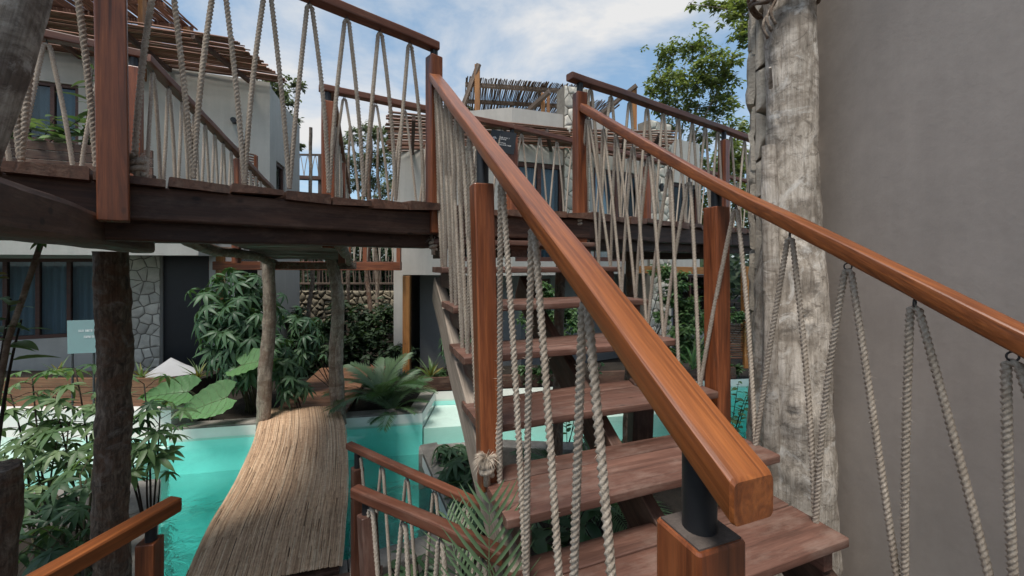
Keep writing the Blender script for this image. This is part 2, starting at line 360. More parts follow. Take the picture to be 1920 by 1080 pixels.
wo.scale = (.9999, .9999, 1); tag(wo, 'turquoise pool water', 'water', kind='structure')
# coping: stone blocks in runs
def coping_run(name, label, pts, side, wdt=.21, top=.05, base=GZ - .1):
    r = root(name, label, 'coping', (*pts[0], top)); r['kind'] = 'structure'
    for (ax, ay), (bx, by) in zip(pts, pts[1:]):
        a, c = V((ax, ay, 0)), V((bx, by, 0)); d = (c - a); Ln = d.length; d.normalize(); nrm = V((-d.y, d.x, 0)) * side
        k = max(1, round(Ln / .55))
        for i in range(k):
            p = a + d * (Ln * i / k); q = a + d * (Ln * (i + 1) / k - .006)
            dz = rnd.uniform(-.004, .004); c0 = p + nrm * (wdt / 2 + .012); c1 = q + nrm * (wdt / 2 + .012)
            c0.z = c1.z = (top + base) / 2 + dz
            beam('coping_stone', c0, c1, wdt, top - base, M_coping, r, b=.008, wob=.002)
    return r
coping_run('pool_coping', 'grey stone coping along the far pool edge beside the reed bridge', [(-4.4, 5.2), (-1.28, 5.79), (-1.28, 6.75)], 1)
coping_run('pool_coping', 'grey stone coping around the planting bed under the stair', [(2.6, 4.65), (-.13, 4.92), (-1.09, 4.74), (-.48, 3.3), (-1.2, 2.94), (-1.7, 2.7)], 1, .2)
coping_run('pool_coping', 'mossy stone coping of the planting bed with the dark log post', [(-2.2, 2.45), (-2.72, 3.1), (-3.49, 4.03), (-4.58, 3.76), (-8, 3.1)], 1, .2)
# high white wall on the left, timber bench edge on it, planting boxes
t = link('pool_wall', mesh('pool_wall', *box_vf(-8.5, -4.46, 5.302, 5.52, GZ - .1, .25), M_poolwall)); tag(t, 'white plastered pool wall below the brown timber planter', 'wall')
t = link('pool_wall', mesh('pool_wall', *box_vf(-4.66, -4.46, 5.522, 6.2, GZ - .1, .18), M_poolwall)); tag(t, 'short white pool wall end beside the elephant ear plant', 'wall')
t = root('timber_planter', 'long brown timber planter front on the white pool wall', 'planter', (-6.5, 5.45, .25))
for k in range(3): beam('board', (-8.5, 5.47, .315 + k * .125), (-4.5, 5.47, .315 + k * .125), .05, .12, M_deckfar, t, b=.004)
t = root('timber_planter', 'low brown timber planter front behind the pool shelf', 'planter', (0, 6.95, .05))
for (a, c) in (((-1.5, 6.93), (1.2, 7.27)), ((1.22, 7.275), (4.2, 7.64))): beam('board', (*a, .1), (*c, .1), .06, .22, M_dark, t, b=.004)
ds = link('soil_bed', mesh('soil_bed', *box_vf(-8.5, -4.7, 5.5, 6.6, GZ, .42), M_soil)); tag(ds, 'planting soil behind the long timber planter front', 'soil', kind='structure')
ds = MB().add(*poly_fill([[(-1.5, 6.98), (4.2, 7.7), (4.2, 8.6), (-1.5, 7.9)]], .12)).add(*ring_walls([(-1.5, 6.98), (4.2, 7.7), (4.2, 8.6), (-1.5, 7.9)], GZ, .12)).obj('soil_bed', M_soil); orient_up(ds.data); tag(ds, 'planting soil behind the low timber planter front', 'soil', kind='structure')
ds = MB().add(*poly_fill([[(-4.4, 5.4), (-1.5, 5.95), (-1.5, 8), (-4.4, 7.4)]], -.02)).obj('soil_bed', M_soil); orient_up(ds.data); tag(ds, 'planting soil between the log posts and the houses', 'soil', kind='structure')
# terrace path of planks between log posts
t = root('terrace_path', 'brown plank path leading away from the reed bridge', 'path', (-2.9, 6, .05)); t['kind'] = 'structure'
for k in range(16):
    y = 5.62 + k * .16; xo = -.03 * k
    beam('plank', (-3.35 + xo, y, .05), (-2.35 + xo, y + .12, .05), .15, .05, M_deckfar, t, b=.004)

# ------------------------------------------------------------------ upper walkway
DECK = .335
near = [(-2.75, .37), (-.46, 2.45), (.55, 2.88), (2.2, 4.05), (4.6, 5.7)]
far = [(-3.5, 1.75), (-1.36, 3.12), (0, 3.98), (1.70, 5.2), (4.3, 6.95)]
n_pl = [15, 5, 10, 13]
def lerp2(a, b, t): return (a[0] + (b[0] - a[0]) * t, a[1] + (b[1] - a[1]) * t)
def plank_quad(a, b_, c, d, ztop, th, mat, parent, name='plank', wob=.006):
    a, b_, c, d = [V((*p, 0)) for p in (a, b_, c, d)]
    sub = 5; rows = []
    for i in range(sub + 1):
        t_ = i / sub; p = a.lerp(d, t_); q = b_.lerp(c, t_); j = [rnd.uniform(-wob, wob) for _ in range(4)]
        e = (q - p).normalized() * .004
        rows.append([V((p.x + e.x, p.y + e.y, ztop + j[0] - .004)), V((p.x + e.x * 2.5, p.y + e.y * 2.5, ztop + j[0])), V((q.x - e.x * 2.5, q.y - e.y * 2.5, ztop + j[1])), V((q.x - e.x, q.y - e.y, ztop + j[1] - .004)), V((q.x - e.x, q.y - e.y, ztop - th + j[2])), V((p.x + e.x, p.y + e.y, ztop - th + j[3]))])
    o = (a + d + b_ + c) / 4; o.z = ztop; M = frame(o, o + (d - a))
    vs, fs = loft([[M.inverted() @ q for q in r_] for r_ in rows])
    bmn = mesh(name, vs, fs, mat, False); bm = bmesh.new(); bm.from_mesh(bmn); bmesh.ops.recalc_face_normals(bm, faces=bm.faces); bm.to_mesh(bmn); bm.free()
    return link(name, bmn, parent, M)
walk = root('wooden_walkway', 'raised dark timber walkway deck at the head of the stair', 'walkway', H(-.4, 3, DECK))
for s in range(len(near) - 1):
    n = n_pl[s]
    for i in range(n):
        a = lerp2(near[s], near[s + 1], i / n); b_ = lerp2(near[s], near[s + 1], (i + 1) / n); c = lerp2(far[s], far[s + 1], (i + 1) / n); d = lerp2(far[s], far[s + 1], i / n)
        ov = V((a[0] - d[0], a[1] - d[1])).normalized() * rnd.uniform(.03, .055)
        plank_quad((a[0] + ov.x, a[1] + ov.y), (b_[0] + ov.x, b_[1] + ov.y), c, d, E + DECK + rnd.uniform(-.007, .007), .042, M_plank, walk, wob=.011)
def along(pts, off, z, w_, h_, mat, parent, name, **kw):
    for a, b_ in zip(pts, pts[1:]):
        a_, b2 = V((*a, 0)), V((*b_, 0)); d = (b2 - a_).normalized(); nr = V((-d.y, d.x, 0)) * off
        beam(name, a_ + nr + V((0, 0, z)), b2 + nr + V((0, 0, z)), w_, h_, mat, parent, **kw)
along(near, .02, E + .225, .045, .135, M_dark, walk, 'fascia_beam', wob=.006, b=.01)
along(near, .11, E + .185, .09, .21, M_dark, walk, 'main_beam', wob=.004, b=.01)
along(far, -.03, E + .205, .06, .18, M_dark, walk, 'main_beam', wob=.005, b=.01)
# rough cross bearer on the dark log post
beam('cross_bearer', H(-.80, .36, .118), H(-2.36, 2.6, .118), .13, .125, M_dark, walk, wob=.012, b=.02)
beam('cross_bearer', H(.05, 2.75, .10), H(-.35, 3.7, .10), .12, .14, M_dark, walk, wob=.006)
beam('cross_bearer', H(1.9, 3.75, .09), H(1.2, 4.9, .09), .12, .14, M_dark, walk, wob=.006)
t = log('log_post', H(-2.52, 2.53, -2.5), H(-2.45, 2.5, .06), .088, .080, M_barkdark, None, .18, 40, .02, .012, 5); tag(t, 'thick dark rough log post under the cross bearer', 'post')
t = log('log_stump', H(-2.42, 1.85, -2.5), H(-2.355, 1.85, -.95), .075, .085, M_barkdark, None, .2, 24, .04, .03, 4); tag(t, 'dark broken log stump beside the leafy cassava plants', 'stump')
for (x, y, r_, lb) in ((.40, 3.65, .045, 'slim dark log post seen between the upper stair treads'), (1.14, 3.95, .055, 'dark log post under the walkway beside the ground floor window'), (2.9, 4.75, .06, 'dark log post under the walkway behind the pale tree trunk')):
    t = log('log_post', H(x, y, -2.5), H(x + .03, y, .10), r_ * 1.15, r_, M_barkdark, None, .14, 14, .06, .02, 4); tag(t, lb, 'post')
# pale mottled tree trunk at the upper left, standing in front of the walkway
t = root('tree', 'mottled grey tree trunk leaning in front of the walkway', 'tree', H(-2.38, 1.14, -2.45))
log('trunk', H(-2.41, 1.14, -2.6), H(-1.33, 1.14, .95), .070, .066, M_barkmott, t, .08, 28, .04, .03, 2)
log('upper_stem', H(-1.335, 1.14, .93), H(-1.10, 1.14, 3.2), .066, .06, M_barkmott, t, .08, 28, .05, .02, 2)

# ------------------------------------------------------------------ second walkway running away from the first
wb = root('wooden_walkway', 'narrow plank walkway on two log posts leading to the houses', 'walkway', H(-2.2, 4, .2))
lA, lB, rA, rB = (-2.30, 2.56), (-3.22, 5.5), (-1.36, 3.12), (-2.30, 5.75)
nb = 17
for i in range(nb):
    z = .31 - .26 * i / nb
    plank_quad(lerp2(lA, lB, i / nb), lerp2(lA, lB, (i + 1) / nb), lerp2(rA, rB, (i + 1) / nb), lerp2(rA, rB, i / nb), E + z, .035, M_under, wb)
for a, b_ in ((lA, lB), (rA, rB)):
    log('edge_log', H(*a, .20), H(*b_, -.02), .05, .045, M_barkdark, wb, .2, 12, .06, .03, 5)
beam('cross_bearer', H(-3.35, 5.42, -.06), H(-2.2, 5.72, -.06), .1, .1, M_barkdark, wb, wob=.01)
t = log('log_post', H(-3.27, 5.30, -2.25), H(-3.18, 5.34, -.02), .085, .075, M_barkmid, None, .14, 18, .05, .03, 5); tag(t, 'pale brown log post beside the leafy umbrella bush', 'post')
t = log('log_post', H(-2.38, 5.62, -2.25), H(-2.50, 5.62, .22), .095, .075, M_barkmid, None, .16, 18, .05, .05, 4); tag(t, 'split brown log post at the far end of the reed bridge', 'post')
log('split_stem', H(-2.33, 5.58, -2.25), H(-2.42, 5.56, -.6), .05, .05, M_barkmid, t, .16, 14, .05, .04, 4)

# ------------------------------------------------------------------ main stair
rdir = V((-.351, .936, 0)); udir = V((.936, .351, 0))
def Ls(s, q=0.0, h=0.0): p = V((-.005, 1.21, 0)) + rdir * s + udir * q; return V((p.x, p.y, E + h))
TR = [(-.76, -1.31), (-.50, -1.13), (-.24, -.95), (0, -.77), (.30, -.61), (.55, -.41), (.79, -.22), (1.05, -.035), (1.33, .135)]
SW = 1.15
stair = root('wooden_stair', 'open red brown timber stair with weathered treads', 'stair', Ls(.3, .5, -.8))
for k, (s, h) in enumerate(TR):
    d_ = .31; e = rnd.uniform(-.008, .008)
    for (a, b_) in ((0, .205), (.209, d_)):
        p0 = Ls(s + (a + b_) / 2, -.005 + e, h - .016); p1 = Ls(s + (a + b_) / 2, SW + e * .5, h - .016)
        beam('tread_board', p0, p1, b_ - a, .032, M_tread, stair, b=.006, wob=.0025, soft=3)
    for q in (.06, SW - .06):      # carrier block under each tread
        beam('cleat', Ls(s + .03, q, h - .075), Ls(s + .27, q, h - .075), .045, .085, M_tread, stair, b=.004)
for q, mt in ((.035, M_pale), (SW - .035, M_dark), (SW * .52, M_dark)):
    beam('stringer', Ls(-1.6, q, -.19 - .95 - 1.36 * .69), Ls(1.42, q, -.19 + .02), .055, .17, mt, stair, wob=.004, b=.006)
beam('stair_prop', Ls(.55, .9, -2.5), Ls(.55, .9, -.6), .1, .1, M_dark, stair, wob=.006)
beam('stair_prop', Ls(.62, .15, -2.5), Ls(.62, .15, -.55), .08, .08, M_dark, stair, wob=.006)

# ------------------------------------------------------------------ ropes and railings
def cat(pts, t_):
    n = len(pts) - 1; x = max(0, min(n - 1e-6, t_ * n)); i = int(x); f = x - i
    p = [pts[max(0, min(n, i + k))] for k in (-1, 0, 1, 2)]
    return .5 * ((2 * p[1]) + (p[2] - p[0]) * f + (2 * p[0] - 5 * p[1] + 4 * p[2] - p[3]) * f * f + (3 * p[1] - p[0] - 3 * p[2] + p[3]) * f ** 3)
def rope_v(parent, b0, top, b1, r=.0095, step=None, lod=0, name='rope', spread=.016):
    b0, top, b1 = V(b0), V(top), V(b1)
    d = (b1 - b0); d.z = 0; d = d.normalized() if d.length > 1e-4 else V((1, 0, 0))
    R_ = r * 1.25; c = top - V((0, 0, R_ + r * .4)); path = []
    dv = V((rnd.uniform(-.006, .006), rnd.uniform(-.006, .006), 0))
    l0 = c - d * R_; l1 = c + d * R_
    for i in range(9): t_ = i / 9; p = b0.lerp(l0, t_); p += (dv - d * .008) * math.sin(math.pi * t_); path.append(p)
    for i in range(7): a = math.pi * (1 - i / 6); path.append(c + d * R_ * math.cos(a) + V((0, 0, R_ * math.sin(a))))
    for i in range(1, 10): t_ = i / 9; p = l1.lerp(b1, t_); p += (dv + d * .008) * math.sin(math.pi * t_); path.append(p)
    pitch = r * 5.6
    if lod == 0: vs, fs = tube_vf(resample(path, pitch / 9), r * 1.03, 12, True, pitch, .27)
    elif lod == 1: vs, fs = tube_vf(resample(path, pitch / 6), r, 9, True, pitch, .3)
    else: vs, fs = tube_vf(resample(path, .05), r, 5, True)
    m = MB(); m.add(vs, fs)
    if lod == 0:
        pp = resample(path, .012)
        for p in pp:
            for _ in range(2):
                dd = V((rnd.gauss(0, 1), rnd.gauss(0, 1), rnd.gauss(0, 1))).normalized(); q = p + dd * r * .95; e = q + (dd + V((rnd.gauss(0, .6), rnd.gauss(0, .6), rnd.gauss(0, .9)))) * rnd.uniform(.003, .008); sdv = dd.orthogonal() * .0005
                k = len(m.v); m.v += [tuple(q - sdv), tuple(q + sdv), tuple(e)]; m.f.append((k, k + 1, k + 2))
    o0 = b0; m.v = [(x - o0.x, y - o0.y, z - o0.z) for x, y, z in m.v]
    return m.obj(name, M_rope, parent, Matrix.Translation(o0), lod < 2)
def hook_mesh():
    m = MB(); pts = [V((0, 0, .02)), V((0, 0, .0))]; m.add(*tube_vf(pts, .0028, 6))
    ring = [V((.011 * math.sin(2 * math.pi * i / 14), 0, -.011 + .011 * math.cos(2 * math.pi * i / 14))) for i in range(15)]
    m.add(*tube_vf(ring, .0024, 6)); return mesh('eye_hook', m.v, m.f, M_hook, True)
HOOK = hook_mesh()
def hook(parent, p): return link('eye_hook', HOOK, parent, Matrix.Translation(V(p)) @ Matrix.Rotation(rnd.uniform(0, 3), 4, 'Z'))
def knot(parent, p, r=.012, n=160, ln=.05, updir=V((0, 0, 1))):
    m = MB(); p = V(p); pts = []
    for i in range(46):
        a = i / 45 * 4.4 * math.pi; pts.append(V((math.cos(a) * r * 1.5, math.sin(a) * r * 1.5, (i / 45 - .5) * r * 4.5)))
    m.add(*tube_vf(pts, r * .85, 7))
    m.add(*tube_vf([V((0, 0, -r * 5)), V((0, 0, -r)), V((0, 0, r * 3))], r, 7))
    for _ in range(n):
        d = (V((rnd.gauss(0, 1), rnd.gauss(0, 1), rnd.gauss(0, .6))) + updir * .9).normalized(); q = V((0, 0, r * 2.6)) ; mid = q + d * ln * .6; e = mid + (d + V((0, 0, -.8))) * ln * rnd.uniform(.2, .6); s_ = d.orthogonal() * .0009
        k = len(m.v); m.v += [tuple(q - s_), tuple(q + s_), tuple(mid + s_), tuple(mid - s_), tuple(e)]; m.f += [(k, k + 1, k + 2, k + 3), (k + 3, k + 2, k + 4)]
    return m.obj('rope_knot', M_rope, parent, Matrix.Translation(p), True)
def cyl(name, p0, p1, r, mat, parent, sides=20):
    p0, p1 = V(p0), V(p1); vs, fs = tube_vf([V((0, 0, 0)), V(((p1 - p0).length, 0, 0))], r, sides); return link(name, mesh(name, vs, fs, mat, True, 50), parent, frame(p0, p1))
PW = .077
def post(parent, x, y, h0, h1, lean=(0, 0), w_=PW, ang=20, mat=None):
    p0 = H(x, y, h0); p1 = H(x + lean[0], y + lean[1], h1); M = frame(p0, p1, V((math.cos(R(ang)), math.sin(R(ang)), 0)))
    return link('post', beam_mesh((p1 - p0).length, w_, w_, mat or M_post, b=.005, wob=.001, soft=2), parent, M)
def sleeve(parent, x, y, h0, h1, r=.0225): return cyl('metal_sleeve', H(x, y, h0), H(x, y, h1), r, M_black, parent)
RH = DECK + .965        # rail centre over the eye

# left stair rail
lr = root('stair_railing', 'thick glossy orange handrail with square newel and ropes on the pool side of stair', 'railing', Ls(.25, .04, -.7))
def railL(s): return Ls(s, .0, -.265 + .652 * (s + .79))
hr = beam('handrail', railL(-.80), railL(1.34), .066, .044, M_rail, lr, b=.007, wob=.0020, n=26, soft=3)
for v in hr.data.vertices:
    if v.co.x < .02: v.co.x += v.co.z * .652
hr.data.update()
pA = Ls(.25); pN = Ls(-.72)
post(lr, pN.x, pN.y, -1.33, -.353, ang=20, w_=.078)
post(lr, pA.x + .012, pA.y, -.80, .272, lean=(-.028, 0), ang=20, w_=.072)
sleeve(lr, pN.x, pN.y, -.354, -.25, .0215)
link('dusty_post_top', mesh('cap', *box_vf(-.034, .034, -.034, .034, 0, .003), M_dust), lr, Matrix.Translation(H(pN.x, pN.y, -.3535)) @ Matrix.Rotation(R(20), 4, 'Z'))
link('dusty_post_top', mesh('cap', *box_vf(-.036, .036, -.036, .036, 0, .003), M_dust), lr, Matrix.Translation(H(pA.x - .016, pA.y, .2715)) @ Matrix.Rotation(R(20), 4, 'Z') @ Matrix.Scale(.88, 4)); sleeve(lr, pA.x - .012, pA.y, .265, .395, .0215)
def stair_ropes(parent, q, railf, ks, lod):
    bots = []
    for k in ks:
        s, h = TR[k]; bots.append((s + .20, Ls(s + .20, q, h - .01)))
    for (s0, b0), (s1, b1) in zip(bots, bots[1:]):
        sm = (s0 + s1) / 2; tp = railf(sm); tp = tp - V((0, 0, .038)); hook(parent, tp + V((0, 0, .006)))
        rope_v(parent, b0, tp - V((0, 0, .014)), b1, .0083, lod=lod)
stair_ropes(lr, .035, railL, range(len(TR)), 0)
for k in range(4, len(TR) - 1):
    s0, h0 = TR[k]; s1, h1 = TR[k + 1]; tp = railL((s0 + s1) / 2 + .06) - V((0, 0, .04)); hook(lr, tp + V((0, 0, .006)))
    rope_v(lr, Ls(s0 + .08, .03, h0 - .01), tp - V((0, 0, .014)), Ls(s1 + .08, .03, h1 - .01), .0083, lod=0)
s, h = TR[8]; rope_v(lr, Ls(TR[8][0] + .2, .035, .13), railL(1.46 - .2) - V((0, 0, .06)), Ls(1.33, .03, .15), .0098, lod=0)
knot(lr, Ls(.20, -.012, -.71) , updir=V((-.6, -.4, .4)))
knot(lr, Ls(1.36, .0, .10), updir=V((-.6, -.4, .2)), n=30)
# right stair rail
rr = root('stair_railing', 'orange brown handrail with hanging ropes against the taupe wall side of the stair', 'railing', Ls(.3, SW, -.6))
RP = [(.50, 2.86, 1.085), (.74, 2.41, .725), (.985, 1.95, .365), (1.086, 1.45, .095), (1.188, .95, -.18), (1.33, .25, -.565)]
def railR(i, t_): a, b_ = V(RP[i]), V(RP[i + 1]); p = a.lerp(b_, t_); return V((p.x, p.y, E + p.z))
def sweep(name, pts, w_, h_, mat, parent, b=.009, soft=3):
    pts = [V(p) for p in pts]; n = len(pts); sec = rrect(w_, h_, b, soft); M = frame(pts[0], pts[-1]); Mi = M.inverted(); rings = []
    for i in range(n):
        tg = (pts[min(i + 1, n - 1)] - pts[max(i - 1, 0)]).normalized(); y = V((0, 0, 1)).cross(tg).normalized(); z = tg.cross(y); k = .94 if i in (0, n - 1) else 1
        rings.append([Mi @ (pts[i] + y * (p * k + .0016 * noise.noise((i * .3, 2, p * 30))) + z * (q * k + .0016 * noise.noise((i * .3, 8, q * 30)))) for p, q in sec])
    return link(name, mesh(name, *loft(rings), mat, True, 20), parent, M)
def railcurve(n=44):
    P3 = [V((x, y, E + z)) for x, y, z in RP]; return [P3[0].lerp(P3[1], -.0)] + [cat(P3, i / n) for i in range(1, n + 1)]
post(rr, 1.0, 1.97, -.80, .262, lean=(-.008, 0), ang=20, w_=.083); sleeve(rr, .99, 1.965, .255, .36, .024)
RC = railcurve(); sweep('handrail', RC, .064, .054, M_rail, rr)
bR = [Ls(TR[k][0] + .1, SW - .015, TR[k][1] - .01) for k in range(len(TR))]
def railRy(y):
    for p, q in zip(RC, RC[1:]):
        if p.y >= y >= q.y: return p.lerp(q, (p.y - y) / (p.y - q.y))
bR = [Ls(-.92, SW - .015, -1.49)] + bR
for i_, (b0, b1) in enumerate(zip(bR, bR[1:])):
    ym = (.96, 1.154, 1.338, 1.557)[i_] if i_ < 4 else (b0.y + b1.y) / 2; ym = min(max(ym, .3), 2.8); tp = railRy(ym) - V((0, 0, .048)); hook(rr, tp + V((0, 0, .008)))
    rope_v(rr, b0, tp - V((0, 0, .014)), b1, .0083, lod=0)
for k in range(4, len(TR) - 1):
    b0 = Ls(TR[k][0] + .22, SW - .03, TR[k][1] - .01); b1 = Ls(TR[k + 1][0] + .22, SW - .03, TR[k + 1][1] - .01); tp = railRy(min(2.82, (b0.y + b1.y) / 2)) - V((0, 0, .048)); hook(rr, tp + V((0, 0, .008))); rope_v(rr, b0, tp - V((0, 0, .014)), b1, .0083, lod=0)
knot(rr, Ls(.47, SW + .03, -.66), updir=V((-.3, -.4, .6)))

# walkway railings
def rail_span(parent, a, b_, n, base=DECK, base2=None, rail=RH, rail2=None, r=.0105, lod=1, mat=None, ext0=0, ext1=0, skip=(), w_=.07, h_=.05, inset=.0):
    base2 = base if base2 is None else base2; rail2 = rail if rail2 is None else rail2
    A = V((a[0], a[1], 0)); B = V((b_[0], b_[1], 0)); d = (B - A).normalized()
    beam('handrail', V((A.x, A.y, E + rail)) - d * ext0, V((B.x, B.y, E + rail2)) + d * ext1, w_, h_, mat or M_railold, parent, b=.007, wob=.003, soft=2)
    for i in range(n):
        if i in skip: continue
        t0, tm, t1 = i / n, (i + .5) / n, (i + 1) / n
        f = lambda t_, z0, z1: V((A.x + (B.x - A.x) * t_, A.y + (B.y - A.y) * t_, E + z0 + (z1 - z0) * t_))
        tp = f(tm, rail, rail2) - V((0, 0, h_ / 2 + .014)); 
        if lod < 2: hook(parent, tp + V((0, 0, .004)))
        rope_v(parent, f(t0, base, base2) + V((0, 0, .01)), tp - V((0, 0, .008)), f(t1, base, base2) + V((0, 0, .01)), r, lod=lod)
L0 = (-.472, 2.455); nd = V((-.74, -.672))
def NB(t_): return (L0[0] + nd.x * t_, L0[1] + nd.y * t_)
b1 = root('rope_railing', 'rope railing with square posts along the near edge of the raised walkway', 'railing', H(*L0, DECK))
rail_span(b1, NB(.07), NB(1.33), 7, r=.0093, lod=0, mat=M_railold, ext0=.09, ext1=.1)
rail_span(b1, NB(1.43), NB(2.33), 5, r=.0093, lod=0, mat=M_railold, ext0=0)
post(b1, L0[0], L0[1], .17, 1.235, ang=42); sleeve(b1, L0[0], L0[1], 1.23, RH - .02)
bl = NB(1.385); post(b1, bl[0] + .045, bl[1] - .045, .145, RH - .07, lean=(-.015, 0), ang=42, w_=.085); 
knot(b1, H(NB(1.30)[0], NB(1.30)[1] - .03, DECK + .025), updir=V((0, -.8, 0)), n=170)
b2 = root('rope_railing', 'rope railing above the stair head leading to the pale tree trunk', 'railing', H(.48, 2.9, DECK))
R1 = (.485, 2.9); RR = (2.09, 4.0); R3 = (3.9, 5.25)
rail_span(b2, R1, RR, 9, r=.0105, lod=1, mat=M_railold, ext0=.10, ext1=.02)
rail_span(b2, RR, R3, 8, r=.0105, lod=1, mat=M_railold)
post(b2, *R1, .10, 1.20, ang=20, w_=.08); sleeve(b2, *R1, 1.19, RH - .02); post(b2, *RR, .1, 1.19, ang=35, w_=.08); sleeve(b2, *RR, 1.18, RH - .02); post(b2, *R3, .1, 1.19, ang=35)
knot(b2, H(.47, 2.86, .27), n=30)
F0, F1, F2, FS, F5, F6 = (-3.4, 1.85), (-2.37, 2.54), (-1.39, 3.06), (0.0, 3.93), (1.70, 5.13), (4.2, 6.85)
b3 = root('rope_railing', 'weathered rope railing on the far side of the walkway before the leafy balcony', 'railing', H(*F1, DECK))
rail_span(b3, F0, F1, 5, lod=1, ext1=.04); post(b3, *F1, .15, RH - .09, ang=30, w_=.08); sleeve(b3, *F1, RH - .1, RH - .02)
b4 = root('rope_railing', 'weathered rope railing carrying the black sign on the far side of the walkway', 'railing', H(*FS, DECK))
rail_span(b4, F2, FS, 7, lod=1, ext0=.06, r=.0095); rail_span(b4, FS, F5, 9, lod=1, r=.0095); rail_span(b4, F5, F6, 10, lod=2, r=.0095)
for p in (F2, FS, F5, F6): post(b4, *p, .1, RH - .10, ang=30, w_=.085); sleeve(b4, *p, RH - .11, RH - .02)
# railings of the second walkway, falling away
b5 = root('rope_railing', 'sloping rope railing of the narrow walkway on the pale house side', 'railing', H(-2.9, 4.5, .1))
rail_span(b5, (-2.34, 2.58), (-3.26, 5.5), 15, base=.31, base2=.05, rail=RH, rail2=.98, lod=1, r=.0105)
for y_, t_ in ((4.2, .55), (5.5, 1.0)): post(b5, -2.34 - .92 * t_, 2.58 + 2.92 * t_, -.02, .91 + (RH - .98) * (1 - t_), w_=.07, ang=15)
b6 = root('rope_railing', 'sloping rope railing of the narrow walkway on the far trees side', 'railing', H(-1.9, 4.5, .1))
rail_span(b6, (-1.39, 3.10), (-2.32, 5.75), 13, base=.31, base2=.05, rail=RH, rail2=.98, lod=1, r=.0105)
for t_ in (.5, 1.0): post(b6, -1.39 - .93 * t_, 3.1 + 2.65 * t_, -.02, .91 + (RH - .98) * (1 - t_), w_=.07, ang=15)
# black sign on the far railing post: board, palm emblem, four printed lines
sg = root('black_sign', 'black square sign with white palm emblem and printed lines on railing post', 'sign', P(942, 268, 3.86))
a_, c_ = P(919, 262, 3.84), P(966, 270, 3.86); b_x = (c_ - a_).normalized(); M = frame(a_, c_); hgt = .205; wd = (c_ - a_).length
link('board', mesh('board', *box_vf(0, wd, 0, .006, -hgt / 2, hgt / 2), M_signblk), sg, M)
def mark(m, x, z, w_, h_): m.box(x, x + w_, -.0025, -.0005, z, z + h_)
for (z, x1, seed) in ((.036, .185, 1), (.020, .15, 2), (-.016, .145, 3), (-.033, .205, 4)):
    rg = random.Random(seed); x = .088; pr = MB()
    while x < x1:
        w_ = rg.uniform(.0035, .0075)
        mark(pr, x, z, .0016, .0095); mark(pr, x, z + rg.choice((0, .004, .008)), w_, .0016)
        if rg.random() < .6: mark(pr, x + w_ - .0016, z, .0016, .0095)
        x += w_ + .0026 + (.005 if rg.random() < .15 else 0)
    pr.obj('printed_line', M_print, sg, M)
em = MB()
for a in (20, 65, 115, 160, 200, -20):
    c0 = V((.038, -.0015, .022)); e = c0 + V((math.cos(R(a)) * .024, 0, math.sin(R(a)) * .018)); mid = (c0 + e) / 2 + V((0, 0, .007))
    nrm = V((-(e - c0).z, 0, (e - c0).x)).normalized() * .003
    k = len(em.v); em.v += [tuple(c0), tuple(mid - nrm), tuple(e), tuple(mid + nrm)]; em.f.append((k, k + 1, k + 2, k + 3))
em.add([(.036, -.0015, .022), (.040, -.0015, .022), (.046, -.0015, -.022), (.041, -.0015, -.022)], [(0, 1, 2, 3)]); em.add([(.018, -.0015, -.024), (.064, -.0015, -.024), (.056, -.0015, -.031), (.026, -.0015, -.031)], [(0, 1, 2, 3)])
em.obj('emblem', M_print, sg, M)
# lower railings by the reed bridge
c1 = root('rope_railing', 'lower rope railing behind another, next to the reed bridge end', 'railing', H(-.9, 2.36, -2.1))
rail_span(c1, (-.97, 2.42), (-.13, 1.82), 5, base=-2.05, rail=-1.10, r=.0085, lod=1, mat=M_railold, ext0=.01, w_=.044, h_=.036)
post(c1, -.90, 2.36, -2.2, -1.20, w_=.06, ang=40, mat=M_railold); sleeve(c1, -.90, 2.36, -1.21, -1.11, .018)
c2 = root('rope_railing', 'lower rope railing on a leaning pinkish post above the palm frond', 'railing', H(-.57, 1.6, -2.1))
rail_span(c2, (-.615, 1.60), (-.02, 1.24), 4, base=-1.95, rail=-.905, r=.0085, lod=1, mat=M_railold, ext0=.01, w_=.044, h_=.042)
post(c2, -.44, 1.42, -2.1, -.985, lean=(-.125, .16), w_=.062, ang=40, mat=M_tread); sleeve(c2, -.568, 1.585, -1.0, -.92, .018)
c3 = root('rope_railing', 'lower handrail end on a short post before the dark log', 'railing', H(-1.34, 1.5, -2.1))
beam('handrail', H(-1.325, 1.60, -.955), H(-1.42, 1.18, -.958), .06, .055, M_rail, c3, b=.007, wob=.002)
post(c3, -1.345, 1.505, -2.1, -1.035, w_=.062, ang=10); sleeve(c3, -1.34, 1.505, -1.04, -.97, .018)

